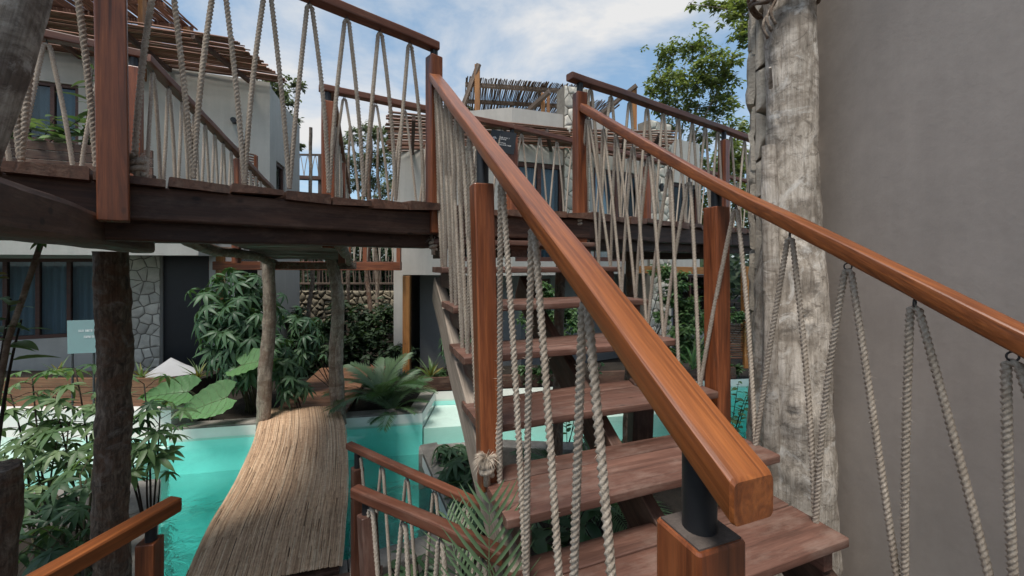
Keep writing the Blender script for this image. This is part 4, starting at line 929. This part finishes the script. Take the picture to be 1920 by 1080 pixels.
def frond_mesh(Ln, nl, ll, wd, mat, arch=.5, seed=0, vee=.35):
    rg = random.Random(seed); m = MB(); pts = [V((Ln * t_, 0, Ln * (.9 * arch * t_ - 1.25 * arch * t_ * t_))) for t_ in [i / 14 for i in range(15)]]
    m.add(*tube_vf(pts, [.008 * (1 - .8 * i / 14) for i in range(15)], 5))
    for i in range(nl):
        t_ = .12 + .88 * i / (nl - 1); x = t_ * 14; j = min(13, int(x)); p = pts[j].lerp(pts[j + 1], x - j); tg = (pts[j + 1] - pts[j]).normalized()
        l_ = ll * math.sin(math.pi * (.12 + .80 * t_)) ** .7 * rg.uniform(.92, 1.06)
        for s_ in (-1, 1):
            d = tg * (.75 + .5 * t_) + V((0, s_, 0)) * .95 + V((0, 0, vee)); blade(m, p, d, (0, 0, 1), l_, wd, .28 * rg.uniform(.6, 1.5), 4, .35, .5)
    return mesh('frond', m.v, m.f, mat, True)
def aim(p, d, roll=0.0, sc=1.0):
    d = V(d).normalized(); z = V((0, 0, 1)); y = z.cross(d); y = y.normalized() if y.length > 1e-3 else V((0, 1, 0)); zz = d.cross(y)
    M = Matrix(((d.x, y.x, zz.x, p[0]), (d.y, y.y, zz.y, p[1]), (d.z, y.z, zz.z, p[2]), (0, 0, 0, 1)))
    return M @ Matrix.Rotation(roll, 4, 'X') @ Matrix.Scale(sc, 4)
def stem(parent, pts, r0, r1, mat, sides=6, name='stem'):
    n = len(pts); m = MB().add(*tube_vf(pts, [r0 + (r1 - r0) * i / (n - 1) for i in range(n)], sides)); return m.obj(name, mat, parent, None, True)
def bez(a, b_, c, n=8): return [a * (1 - t_) ** 2 + b_ * 2 * t_ * (1 - t_) + c * t_ * t_ for t_ in [i / n for i in range(n + 1)]]
def palmate_plant(name, label, base, tips, leaves, meshes, mstem=M_stem, pet=.16, sc=(.7, 1.15), r=.009, frac=.45, group=None, cat='plant', droopy=.0):
    base = V(base); rt = root(name, label, cat, base, group)
    for tp in tips:
        tp = V(tp); b_ = base + V((rnd.uniform(-.12, .12), rnd.uniform(-.12, .12), 0)); mid = b_.lerp(tp, .55) + V((rnd.uniform(-.08, .08), rnd.uniform(-.06, .06), .12)); path = bez(b_, mid, tp, 10)
        m = MB(); m.add(*tube_vf(path, [r * (1 - .55 * i / 10) for i in range(11)], 6)); a = rnd.uniform(0, 6)
        for k in range(leaves):
            f = 1 - frac * (k / leaves) ** 1.2; x = f * 10; j = min(9, int(x)); p = path[j].lerp(path[j + 1], x - j); a += 2.4
            d = V((math.cos(a), math.sin(a), rnd.uniform(.0, .8) - .35 * k / leaves)).normalized(); L_ = pet * rnd.uniform(.6, 1.3); e = p + d * L_
            m.add(*tube_vf([p, p.lerp(e, .5) + V((0, 0, .015)), e], .0028, 4))
            dd = V((d.x, d.y, -.25 - droopy + rnd.uniform(-.35, .25))); link('leaf', rnd.choice(meshes), rt, aim(e, dd, rnd.uniform(-.45, .45), rnd.uniform(*sc)))
        m.obj('stem', mstem, rt, None, True)
    return rt
PM_near = [palmate_mesh(7, .20, .052, 250, .35, M_lf_mid, k) for k in range(3)] + [palmate_mesh(6, .19, .056, 230, .3, M_lf_pale, 7)]
PM_dk = [palmate_mesh(8, .17, .042, 300, .5, M_lf_dark, 20 + k) for k in range(4)]
PM_pale = [palmate_mesh(7, .19, .055, 250, .3, M_lf_pale, 40 + k) for k in range(3)]
GRP = 'slender leafy plants in the near bed'
palmate_plant('cassava_plant', 'pale leafy cassava plant crossing the white pool wall', (-3.35, 3.05, GZ), [P(60, 700, 3.3), P(140, 690, 3.4), P(20, 740, 3.2), P(100, 745, 3.25)], 9, PM_pale + PM_near[:1], M_stemdk, .15, (.55, .95))
palmate_plant('cassava_plant', 'cassava plant with pale leaves around the dark log post', (-2.95, 3.3, GZ), [P(185, 755, 3.3), P(270, 720, 3.45), P(300, 770, 3.4), P(230, 810, 3.3), P(285, 840, 3.35)], 8, PM_near + PM_dk[:1], M_stemdk, .15, (.55, .9))
palmate_plant('cassava_plant', 'green cassava plant over the light pool shelf water', (-3.2, 2.9, GZ), [P(60, 830, 3.1), P(110, 815, 3.15), P(150, 845, 3.1), P(30, 850, 3.0), P(130, 790, 3.2)], 8, PM_near, M_stem, .15, (.6, .95))
palmate_plant('cassava_plant', 'dark green cassava plant low against the mossy bed wall', (-2.6, 2.65, GZ), [P(50, 950, 2.7), P(100, 925, 2.8), P(150, 890, 2.85), P(90, 1000, 2.5), P(30, 1010, 2.5)], 6, PM_dk + PM_near[:1], M_stem, .14, (.7, 1.1))
# upright bamboo like stems in the near bed
cs = root('cane_cluster', 'cluster of thin upright canes beside the dark log post', 'plant', (-2.75, 2.8, GZ))
for px, y0, y1, Yd in ((145, 1120, 930, 2.8), (155, 1120, 900, 2.85), (168, 1120, 880, 2.8), (190, 1120, 870, 3.0), (118, 1120, 950, 2.7)):
    stem(cs, bez(P(px - 8, y0, Yd), P(px - 5, (y0 + y1) / 2, Yd), P(px + 6, y1, Yd), 8), .011, .006, M_stem, 7, 'cane')
# young plant with big leaves at the far left edge
SM_big = [simple_mesh(.17, .058, .35, M_lf_mid), simple_mesh(.15, .05, .5, M_lf_mid), simple_mesh(.19, .062, .25, M_lf_pale)]
def leafy(name, label, base, tips, n, meshes, sc=(.7, 1.2), r=.008, frac=.6, mst=M_stemdk, up=.1, cat='plant', group=None):
    base = V(base); rt = root(name, label, cat, base, group)
    for tp in tips:
        tp = V(tp); path = bez(base + V((rnd.uniform(-.05, .05), rnd.uniform(-.05, .05), 0)), base.lerp(tp, .5) + V((rnd.uniform(-.06, .06), rnd.uniform(-.06, .06), .08)), tp, 10); stem(rt, path, r, r * .4, mst); a = rnd.uniform(0, 6)
        for k in range(n):
            f = 1 - frac * k / n; x = f * 10; j = min(9, int(x)); p = path[j].lerp(path[j + 1], x - j); a += 2.4; link('leaf', rnd.choice(meshes), rt, aim(p, (math.cos(a), math.sin(a), up + rnd.uniform(-.3, .4)), rnd.uniform(-.5, .5), rnd.uniform(*sc)))
    return rt
sy = leafy('sapling', 'young sapling with a cut slanting stem and drooping leaves', P(-30, 900, 1.95), [P(20, 560, 1.95), P(40, 600, 2.0)], 8, SM_big, (.6, .95), .009, .35)
stem(sy, [P(-8, 760, 1.95), P(14, 640, 1.95), P(42, 560, 1.95), P(78, 452, 1.95)], .013, .011, M_barkmid, 9, 'cut_stem')
for d in ((.6, -.3, -.3), (-.7, -.2, -.5), (.2, -.5, -.9)): link('leaf', SM_big[0], sy, aim(P(78, 452, 1.95), d, .2, .35))
for p_, s_ in ((P(14, 515, 1.9), .55), (P(18, 522, 1.9), .5)): 
    o = link('leaf', simple_mesh(.09, .05, .6, M_lf_yel), sy, aim(p_, (rnd.uniform(-1, 1), -.3, .2), .5, s_))
# umbrella bush by the log post
ub = palmate_plant('umbrella_bush', 'big dark green umbrella leaf bush beside the pale log post', (-3.85, 6.0, -.05), [P(px, py, Yd) for px, py, Yd in ((385, 545, 5.9), (420, 520, 6.1), (455, 515, 6.0), (480, 535, 6.2), (400, 580, 5.75), (440, 565, 5.7), (475, 590, 5.8), (390, 625, 5.8), (430, 625, 5.65), (470, 640, 5.75), (415, 665, 5.7), (455, 690, 5.7), (505, 560, 6.3), (490, 620, 6.1), (400, 600, 6.2))], 15, PM_dk, M_stem, .17, (.95, 1.45), .012, .5, droopy=.45)
for base, tips, lb in (((-2.85, 6.6, 0), ((540, 590), (560, 640), (530, 660), (575, 600)), 'dark leafy shrub between the two log posts'), ((-3.0, 5.75, 0), ((530, 690), (515, 640), (550, 720)), 'low dark leafy shrub at the foot of the pale log post')):
    palmate_plant('shrub', lb, base, [P(x, y, base[1]) for x, y in tips], 14, PM_dk, M_stemdk, .16, (.9, 1.3), droopy=.4)
# elephant ear
def ear_mesh(Ln, wd, mat, seed):
    rg = random.Random(seed); vs = []; fs = []; nu, nv = 26, 14
    for i in range(nu + 1):
        t_ = i / nu; x = (-.22 + 1.22 * t_) * Ln
        kp = [(0, .55), (.1, .86), (.25, 1), (.45, .94), (.65, .72), (.85, .34), (1, 0)]
        for (t0_, w0_), (t1_, w1_) in zip(kp, kp[1:]):
            if t0_ <= t_ <= t1_: f_ = (t_ - t0_) / (t1_ - t0_); hw = wd * .5 * (w0_ + (w1_ - w0_) * (f_ * .5 + .5 * f_ * f_ * (3 - 2 * f_)))
        for j in range(-nv // 2, nv // 2 + 1):
            v_ = j / (nv / 2); y = hw * v_; notch = max(0, 1 - t_ / .2) * (1 - abs(v_)) * .22 * Ln
            rip = .020 * Ln * math.cos((t_ * 7.5 - abs(v_) * 2.2) * 2 * math.pi) * abs(v_) ** .7
            vs.append((x + notch - .10 * Ln * abs(v_) * t_, y, .10 * Ln * abs(v_) ** 1.3 - .28 * Ln * max(0, t_ - .15) ** 2 + rip))
    n = nv + 1
    for i in range(nu):
        for j in range(nv): a = i * n + j; fs.append((a, a + 1, a + n + 1, a + n))
    m = MB(); m.v, m.f = list(vs), list(fs)
    m.add(*tube_vf([V((x * Ln, 0, .006 - .28 * Ln * max(0, (x + .22) / 1.22 - .15) ** 2)) for x in [0, .25, .5, .75, .98]], [.008, .007, .006, .004, .002], 5)); nf_ = len(fs)
    def surf(t_, v_):
        i = t_ * nu; j = (v_ * .5 + .5) * nv; return V(vs[min(nu, round(i)) * n + min(nv, round(j))]) + V((0, 0, .003))
    for k in range(6):
        for s_ in (-1, 1):
            a0 = .12 + k * .125; m.add(*tube_vf([surf(a0, 0), surf(min(1, a0 + .05), s_ * .33), surf(min(1, a0 + .11), s_ * .66), surf(min(1, a0 + .17), s_ * .95)], [.0035, .003, .002, .001], 4))
    ms_ = mesh('leaf', m.v, m.f, mat, True); ms_.materials.append(M_lf_pale)
    for p in ms_.polygons: p.material_index = 1 if p.index >= nf_ else 0
    return ms_
eb_ = (-4.15, 5.55, -.05); ee = root('elephant_ear_plant', 'elephant ear plant with huge ribbed green leaves at pool edge', 'plant', eb_)
for k, (px, py, Yd, dx, dy, dz, sc) in enumerate(((352, 735, 5.35, -.95, -.25, .02, .62), (425, 745, 5.25, -1, -.35, -.28, .66), (452, 685, 5.5, .9, -.15, .28, .6), (345, 730, 5.5, -.6, .5, .15, .5))):
    p = P(px, py, Yd); link('leaf', ear_mesh(1.0, .72, M_lf_ear, k), ee, aim(p, (dx, dy, dz), (-.75, -.85, .75, -.5)[k], sc)); stem(ee, bez(V(eb_), V(eb_).lerp(p, .6) + V((0, 0, .25)), p), .016, .009, M_stem)
# palms
FR = [frond_mesh(1.0, 34, .34, .028, M_lf_palm, .55, k) for k in range(2)]
def palm(name, label, base, n, Ln, el=(.5, 1.2), meshes=FR, az0=0, cat='palm'):
    rt = root(name, label, cat, base)
    for k in range(n):
        a = az0 + k * 2.399; e = rnd.uniform(*el); link('frond', meshes[k % len(meshes)], rt, aim(base, (math.cos(a) * math.cos(e), math.sin(a) * math.cos(e), math.sin(e)), rnd.uniform(-.3, .3), Ln * rnd.uniform(.8, 1.15)))
    return rt
palm('areca_palm', 'bright feathery palm beside the split log post', (-1.95, 6.15, -.02), 13, .85, (.35, 1.25))
palm('areca_palm', 'smaller feathery palm at the foot of the stone coping', (-1.75, 5.95, -.05), 8, .5, (.2, .9))
palm('areca_palm', 'feathery palm in the bed directly below the stair treads', (.85, 3.9, GZ), 12, .85, (.4, 1.2))
palm('areca_palm', 'feathery palm beneath the lowest stair treads', (.62, 2.2, GZ), 10, .7, (.5, 1.3))
palm('areca_palm', 'feathery palm low in the bed at the dark log foot', (-2.5, 2.35, GZ - .05), 9, .6, (.2, 1.0))
# big near frond beside the stair stringer
nf = root('areca_palm', 'large upright palm frond beside the pale stair stringer', 'palm', (-.11, 1.28, GZ))
BF = frond_mesh(1.0, 16, .45, .024, M_lf_palm, .16, 5, .25)
def fr_at(rt, p0, p1, sc, face=(0, -1, .15)):
    x = (V(p1) - V(p0)).normalized(); z = V(face); z = (z - x * z.dot(x)).normalized(); y = z.cross(x); M = Matrix(((x.x, y.x, z.x, p0.x), (x.y, y.y, z.y, p0.y), (x.z, y.z, z.z, p0.z), (0, 0, 0, 1))); link('frond', BF, rt, M @ Matrix.Scale(sc, 4))
fr_at(nf, P(914, 1290, 1.18), P(918, 960, 1.22), .50, (.1, -1, .2)); fr_at(nf, P(905, 1230, 1.3), P(850, 1030, 1.5), .42, (-.3, -1, .5)); fr_at(nf, P(918, 1230, 1.32), P(955, 1050, 1.6), .42, (.5, -1, .4))
stem(nf, [V((-.11, 1.28, GZ)), V((-.10, 1.26, .4)), P(914, 1290, 1.18)], .012, .008, M_stem)
# bed plants under the stair
SM_dk = [simple_mesh(.20, .07, .35, M_lf_dark), simple_mesh(.24, .08, .3, M_lf_dark), simple_mesh(.18, .06, .5, M_lf_mid)]
leafy('broadleaf_plant', 'dark broadleaf plant inside the stone edged bed', (-.35, 3.9, GZ), [P(870, 880, 3.9), P(900, 850, 3.8), P(930, 900, 3.6), P(860, 930, 3.7)], 8, SM_dk, (.8, 1.4), cat='plant')
palmate_plant('palmate_plant', 'small palmate leaf plant spilling over the bed coping', (-.55, 4.2, GZ), [P(840, 840, 4.4), P(870, 870, 4.0), P(885, 920, 3.5), P(850, 890, 4.0), P(900, 960, 3.3)], 9, PM_dk, M_stemdk, .12, (.8, 1.2))
leafy('broadleaf_plant', 'dark broadleaf plant deep under the middle treads', (.25, 2.9, GZ), [P(1050, 900, 2.9), P(1000, 960, 2.8), P(1100, 950, 2.8), P(1150, 920, 2.9), P(1010, 1010, 2.6)], 9, SM_dk, (.9, 1.4))
leafy('broadleaf_plant', 'dark broadleaf plant by the foot of the pale trunk', (1.5, 3.1, GZ), [P(1290, 840, 3.3), P(1340, 860, 3.1), P(1390, 850, 3.2)], 9, SM_dk, (.9, 1.4))
leafy('broadleaf_plant', 'dark low plant in the bed below the lower railings', (-.6, 2.5, GZ), [P(730, 1060, 2.6), P(780, 1040, 2.6), P(820, 1060, 2.5), P(760, 1075, 2.4)], 8, SM_dk, (.6, 1.0))
SM_sm = [simple_mesh(.075, .038, .2, M_lf_dark), simple_mesh(.06, .034, .3, M_lf_mid)]
leafy('twiggy_shrub', 'twiggy small leaved shrub over the water beside the pale trunk', (2.05, 4.0, GZ), [P(1385, 715, 3.9), P(1400, 740, 3.8), P(1390, 770, 3.7), P(1410, 720, 4.0), P(1375, 800, 3.7)], 16, SM_sm, (.8, 1.3), .006, .5)
leafy('twiggy_shrub', 'twiggy shrub seen through the lower stair treads', (.65, 4.9, GZ), [P(1090, 690, 4.8), P(1130, 680, 4.8), P(1060, 770, 4.7), P(1140, 790, 4.6), P(1110, 720, 4.8)], 14, SM_sm, (.8, 1.3), .006, .5)
vi = root('hanging_vine', 'thin dark vine hanging between pool and stair stringer', 'vine', P(870, 715, 3.4)); stem(vi, [P(869, 700, 3.4), P(873, 760, 3.4), P(882, 850, 3.3), P(893, 960, 3.2), P(897, 1010, 3.1)], .009, .011, M_stemdk, 6, 'vine_stem')
# planting along the shelf and between houses
SPK = [simple_mesh(.42, .035, .25, M_lf_pale, 5), simple_mesh(.36, .032, .5, M_lf_yel, 5)]
def rosette(name, label, base, n, meshes, sc, el=(.5, 1.4), cat='plant', group=None):
    rt = root(name, label, cat, base, group)
    for k in range(n): a = k * 2.399; e = rnd.uniform(*el); link('leaf', rnd.choice(meshes), rt, aim(base, (math.cos(a) * math.cos(e), math.sin(a) * math.cos(e), math.sin(e)), rnd.uniform(-.3, .3), rnd.uniform(*sc)))
rosette('spiky_plant', 'upright spiky yellow green plant below the orange post', (-1.42, 7.1, .12), 22, SPK, (.8, 1.25), (.8, 1.45))
rosette('spiky_plant', 'drooping yellow green spider plant behind the timber planter', P(265, 712, 5.7), 22, SPK, (.5, .8), (.1, 1.2))
rosette('spiky_plant', 'yellowish spiky plant beside the white cushion', P(372, 712, 6.0), 20, SPK, (.6, 1.0), (.5, 1.4))
rosette('spiky_plant', 'small spiky plant on the long timber planter', P(110, 705, 5.8), 16, SPK, (.5, .8), (.4, 1.3))
def clumpbush(name, label, base, clumps, n, size, mat, mst=M_stemdk, cat='shrub', group=None, aspect=.5, hub=None, tr=.1):
    """shrub or tree: stems to each clump and many leaf faces through its volume; clumps (x,y,z,r)"""
    base = V(base); rt = root(name, label, cat, base, group); m = MB(); st = MB()
    tot = sum(c[3] ** 2 for c in clumps); foot = base
    if hub is not None:
        hub = V(hub); tp = bez(base, base.lerp(hub, .5) + V((rnd.uniform(-.2, .2), 0, 0)), hub, 10); st.add(*tube_vf(tp, [tr * (1 - .5 * i / 10) for i in range(11)], 9)); foot = hub
    for cx, cy, cz, r_ in clumps:
        c = V((cx, cy, cz)); pt = bez(foot, foot.lerp(c, .5) + V((rnd.uniform(-.12, .12), rnd.uniform(-.1, .1), .1)) * (c - foot).length, c, 7); L_ = (c - foot).length
        st.add(*tube_vf(pt, [max(.006, .016 * L_ * .35 * (1 - .75 * i / 7)) for i in range(8)], 5))
        for _ in range(5):
            d = V((rnd.gauss(0, 1), rnd.gauss(0, 1), rnd.gauss(.3, .8))).normalized() * r_ * rnd.uniform(.6, 1.0); st.add(*tube_vf([c - d * .2, c + d * .4 + V((0, 0, .04)), c + d], [max(.004, .03 * r_), .02 * r_, .004], 4))
        nn_ = int(n * r_ ** 2 / tot); tw = [V((rnd.gauss(0, .42), rnd.gauss(0, .42), rnd.gauss(0, .36))) * r_ for _ in range(max(4, nn_ // 14))]
        for _ in range(nn_):
            p = c + rnd.choice(tw) + V((rnd.gauss(0, .10), rnd.gauss(0, .10), rnd.gauss(0, .09))) * r_; a = rnd.uniform(0, 6.28); d = V((math.cos(a), math.sin(a), rnd.uniform(-.7, .5))).normalized(); s_ = d.cross(V((rnd.gauss(0, .5), rnd.gauss(0, .5), 1))).normalized() * size * aspect * .5; l_ = size * rnd.uniform(.7, 1.3)
            k = len(m.v); q = p + d * l_ * .5 - V((0, 0, l_ * .06)); m.v += [tuple(p), tuple(q + s_), tuple(p + d * l_ - V((0, 0, l_ * .2))), tuple(q - s_)]; m.f.append((k, k + 1, k + 2, k + 3))
    m.obj('foliage' if cat != 'tree' else 'crown', mat, rt); st.obj('stem' if cat != 'tree' else 'trunk', mst, rt, None, True); return rt
def C(px, py, Y, rpx): p = P(px, py, Y); return (p.x, p.y, p.z, rpx / F * Y)
def jc(lst, Y, dj=.5): return [C(x, y, Y + rnd.uniform(-dj, dj), r_) for x, y, r_ in lst]
clumpbush('low_hedge', 'low green planting along the brown planter behind pool shelf', (-.3, 7.3, .1), jc([(800, 708, 14), (825, 706, 14), (850, 708, 13), (880, 706, 14), (905, 706, 13), (985, 700, 16), (1015, 700, 16), (1045, 706, 14)], 7.3, .15), 1500, .09, M_lf_mid)
palmate_plant('palmate_plant', 'dark palmate shrub in front of the dark doorway', (-1.15, 7.4, .1), [P(845, 635, 7.3), P(865, 640, 7.2), P(855, 665, 7.2), P(880, 650, 7.4)], 10, PM_dk, M_stemdk, .14, (.9, 1.3))
clumpbush('shrub', 'leafy green shrub glimpsed between the middle stair treads', (.6, 7.0, .1), jc([(1020, 545, 22), (1050, 590, 30), (1000, 600, 25), (1080, 600, 24), (1040, 630, 30), (1090, 640, 22)], 6.9, .2), 2600, .10, M_lf_mid)
clumpbush('shrub', 'tall leafy shrub in front of the stone pier', (2.3, 7.6, 0), jc([(1245, 510, 20), (1270, 530, 24), (1260, 560, 22), (1290, 580, 28), (1310, 610, 24), (1280, 630, 30), (1240, 590, 16), (1305, 660, 26), (1260, 670, 26)], 7.0, .25), 4200, .09, M_lf_mid)
rosette('spiky_plant', 'long grassy leaves below the tall leafy shrub', P(1300, 690, 6.6), 26, [simple_mesh(.7, .03, .35, M_lf_pale, 6), simple_mesh(.6, .03, .6, M_lf_pale, 6)], (.8, 1.3), (.6, 1.4))
clumpbush('shrub', 'clipped shrub on the woven screen behind the pale trunk', (4.2, 8.5, 0), jc([(1375, 590, 18), (1395, 595, 18), (1415, 590, 18), (1380, 690, 18), (1350, 660, 20)], 8.0, .2), 1400, .08, M_lf_mid)
ws = root('woven_screen', 'low woven stick screen behind the pale trunk', 'screen', P(1388, 660, 8.2))
for k in range(15): stick(ws, P(1352, 610 + k * 4.4, 8.1), P(1432, 612 + k * 4.2, 8.3), .035, M_stick)
beam('screen_post', P(1356, 690, 8.08), P(1356, 606, 8.08), .06, .06, M_orange, ws, up=(0, 1, 0)); beam('screen_post', P(1398, 690, 8.15), P(1398, 606, 8.15), .08, .08, M_orange, ws, up=(0, 1, 0))
# balcony foliage of the left house
SM_bal = [simple_mesh(.34, .13, .35, M_lf_pale), simple_mesh(.30, .11, .5, M_lf_mid), simple_mesh(.38, .12, .3, M_lf_pale)]
for px, lb in ((25, 'leafy green balcony plant on the timber planter below window'), (120, 'broad leaved balcony plant in front of the curtained window'), (200, 'tall pale leaved balcony plant beside the square walkway post')):
    bpt = V((*hp0, E + 1.6)) + eU * A(px) + nO * .75; Yb = bpt.y
    leafy('balcony_plant', lb, bpt, [P(px + dx, py, Yb) for dx, py in {25: ((-10, 225), (20, 215), (5, 245), (40, 240)), 120: ((-15, 220), (20, 240), (0, 260), (30, 225)), 200: ((-25, 130), (-5, 165), (10, 210), (-30, 235), (15, 150))}[px]], 9, SM_bal, (.7, 1.15), .01, .65)
    p = V((*hp0, E + 1.6)) + eU * A(px) + nO * .75
# white cushion
m = bmesh.new(); bmesh.ops.create_grid(m, x_segments=14, y_segments=14, size=.5); vs = []
for v in m.verts:
    x, y = v.co.x, v.co.y; k = (1 - (2 * abs(x)) ** 4) * (1 - (2 * abs(y)) ** 4); v.co.z = .13 * max(0, k) ** .5 * (1 if True else 0) + .012 * noise.noise((x * 7, y * 7, 0))
geo_ = bmesh.ops.duplicate(m, geom=m.verts[:] + m.edges[:] + m.faces[:])
for v in [g_ for g_ in geo_['geom'] if isinstance(g_, bmesh.types.BMVert)]: v.co.z *= -1
bmesh.ops.remove_doubles(m, verts=m.verts, dist=.002); bmesh.ops.recalc_face_normals(m, faces=m.faces); cm_ = bpy.data.meshes.new('cushion'); m.to_mesh(cm_); m.free(); cm_.materials.append(M_cloth); cm_.polygons.foreach_set('use_smooth', [True] * len(cm_.polygons))
o = link('cushion', cm_, None, Matrix.Translation(P(318, 712, 6.3)) @ Matrix.Rotation(R(12), 4, 'Z') @ Matrix.Rotation(R(34), 4, 'X') @ Matrix.Rotation(R(12), 4, 'Y') @ Matrix.Rotation(R(66), 4, 'Z') @ Matrix.Scale(.66, 4)); tag(o, 'large white cushion lying by the dark door', 'cushion')
# glass panel sign
gs = root('glass_sign', 'frosted teal panel sign with two pale printed lines', 'sign', P(156, 660, 5.2))
a_, c_ = P(126, 632, 5.2), P(184, 630, 5.25); M = frame(a_, c_); wd = (c_ - a_).length
link('panel', mesh('panel', *box_vf(0, wd, 0, .012, -.215, .21), M_frost), gs, M)
for z, x0, x1, sd_ in ((.06, .13, wd, 11), (-.02, .19, wd, 12)):
    rg = random.Random(sd_); x = x0; pr = MB()
    while x < x1 - .02:
        w_ = rg.uniform(.01, .02); 
        for bx in ((x, x + .004, z, z + .028), (x, x + w_, z + rg.choice((0, .012, .024)), z + rg.choice((0, .012, .024)) + .004), (x + w_ - .004, x + w_, z, z + .028)):
            if bx[3] > bx[2]: pr.box(bx[0], min(bx[1], wd), -.003, -.001, bx[2], bx[3])
        x += w_ + .006 + (.012 if rg.random() < .12 else 0)
    pr.obj('printed_line', M_print, gs, M)
beam('sign_stake', P(136, 760, 5.22), P(136, 645, 5.22), .02, .02, M_hook, gs, up=(0, 1, 0)); beam('sign_stake', P(176, 760, 5.26), P(176, 645, 5.26), .02, .02, M_hook, gs, up=(0, 1, 0))

# ------------------------------------------------------------------ background: rubble wall, stick fence, trees
rw = root('rubble_wall', 'low dry rubble stone wall at the back of the shady garden', 'wall', (-5, 12.5, GZ)); 
link('mortar_core', mesh('core', *box_vf(-9.5, -2.2, 12.53, 12.9, GZ, 1.25), M_soil), rw)
stone_face(rw, (-7.4, 12.52, .25), (1, 0, 0), (0, 0, 1), (0, -1, 0), 4.6, 1.05, .24, .16, M_rubble, 31, .02, .09, .012)
sf = root('stick_fence', 'upright grey stick fence above the rubble wall', 'fence', (-5, 12.8, 1.2))
for k in range(60):
    x = -8 + k * .095 + rnd.uniform(-.02, .02); stick(sf, (x, 12.85, .9), (x + rnd.uniform(-.06, .06), 12.85, 2.35 + rnd.uniform(-.1, .25)), .05, M_stickgrey)
for z in (1.5, 2.1): beam('fence_rail', (-8.1, 12.8, z), (-2.2, 12.8, z), .06, .06, M_stickgrey, sf)
for k, (px, Yd, r_) in enumerate(((583, 11.0, .06), (693, 11, .07), (709, 10.5, .05), (655, 12, .05))):
    t = root('slim_tree', ('thin pale trunk in front of the stick fence', 'thin dark trunk in the shady garden before the rubble wall', 'thin reddish trunk in the shady garden beside a darker one', 'slim trunk close behind the split log post')[k], 'tree', P(px - 3, 720, Yd))
    log('trunk', P(px - 3, 720, Yd), P(px, 240, Yd), r_, r_ * .7, (M_barkmid, M_barkdark, M_barkmid, M_barkmid)[k], t, .1, 10, .2, .06, 2)
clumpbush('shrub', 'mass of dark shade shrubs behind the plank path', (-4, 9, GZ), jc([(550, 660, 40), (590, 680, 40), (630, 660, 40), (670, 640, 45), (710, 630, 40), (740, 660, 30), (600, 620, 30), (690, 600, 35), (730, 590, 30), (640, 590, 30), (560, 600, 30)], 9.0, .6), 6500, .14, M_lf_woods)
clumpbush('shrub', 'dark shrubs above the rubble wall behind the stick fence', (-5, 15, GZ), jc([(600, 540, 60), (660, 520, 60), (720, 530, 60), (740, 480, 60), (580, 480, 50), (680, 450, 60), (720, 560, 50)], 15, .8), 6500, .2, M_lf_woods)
rosette('red_leaf_plant', 'reddish leaved plant behind the bright palm', P(710, 705, 7.2), 20, [simple_mesh(.3, .09, .3, M_lf_red), simple_mesh(.28, .08, .4, M_lf_red)], (.7, 1.2), (.3, 1.3))
def tree(label, base, lst, Y, n, size, mat, dj=1.0, hub=None, tr=.1): return clumpbush('tree', label, base, jc(lst, Y, dj), n, size, mat, M_barkmid, 'tree', None, hub=hub, tr=tr)
tree('tall airy green tree standing between the house and stone pillar', (5.2, 14, GZ), [(1250, 110, 32), (1240, 150, 34), (1300, 90, 34), (1340, 110, 34), (1275, 150, 36), (1320, 150, 40), (1360, 150, 34), (1245, 200, 28), (1290, 200, 34), (1340, 205, 36), (1375, 190, 22), (1260, 240, 24), (1310, 255, 26), (1275, 285, 18), (1225, 170, 18), (1375, 110, 20), (1350, 245, 20)], 14, 7600, .15, M_lf_tree, 1.0, P(1268, 320, 14), .13)
tree('leafy branch of a near tree hanging beside the stone pillar top', (5.3, 7.4, GZ), [(1330, 5, 18), (1360, 15, 26), (1390, 10, 30), (1400, 45, 26), (1385, 70, 22), (1375, 40, 20), (1405, 85, 16), (1295, 8, 10), (1420, 0, 40), (1450, -20, 50)], 7.4, 2600, .10, M_lf_tree, .4, P(1475, 60, 7.4), .12)
tree('low green trees behind the right walkway railing', (8, 16, GZ), [(1310, 330, 40), (1350, 320, 45), (1390, 300, 50), (1400, 360, 50), (1340, 380, 50), (1395, 420, 50), (1320, 410, 40), (1390, 250, 30), (1420, 300, 40), (1310, 290, 20)], 16, 6500, .2, M_lf_tree, 1.5, P(1370, 400, 16))
tree('grey green tree seen through the ropes between the houses', (-4.5, 14, GZ), [(660, 260, 22), (690, 245, 26), (720, 260, 26), (650, 300, 24), (680, 300, 30), (715, 305, 30), (740, 285, 26), (665, 340, 26), (700, 350, 30), (735, 345, 30), (640, 270, 14)], 14, 5200, .13, M_lf_grey, 1.0, P(695, 400, 14))
tree('grey green tree behind the pale house corner', (-8.5, 15, GZ), [(535, 190, 22), (548, 230, 20), (555, 160, 16), (520, 170, 20), (560, 275, 12), (500, 160, 22)], 15, 1800, .15, M_lf_grey, 1.0, P(535, 330, 15))
tree('leafy tree behind the roof pergola of the cream house', (-.5, 17, GZ), [(880, 215, 16), (700, 240, 10), (905, 225, 14), (860, 225, 12)], 17, 700, .16, M_lf_grey)
fw = MB()
for _ in range(16000):
    a = rnd.uniform(-1.15, 1.15); d = rnd.uniform(21, 30); p = V((math.sin(a) * d * 1.3, math.cos(a) * d, GZ + abs(rnd.gauss(0, 1.9)) + rnd.uniform(0, 1.0))); dd = V((rnd.gauss(0, 1), rnd.gauss(0, 1), rnd.gauss(0, .6))).normalized() * .5; s_ = dd.orthogonal().normalized() * .2; k = len(fw.v)
    fw.v += [tuple(p), tuple(p + dd * .5 + s_), tuple(p + dd), tuple(p + dd * .5 - s_)]; fw.f.append((k, k + 1, k + 2, k + 3))
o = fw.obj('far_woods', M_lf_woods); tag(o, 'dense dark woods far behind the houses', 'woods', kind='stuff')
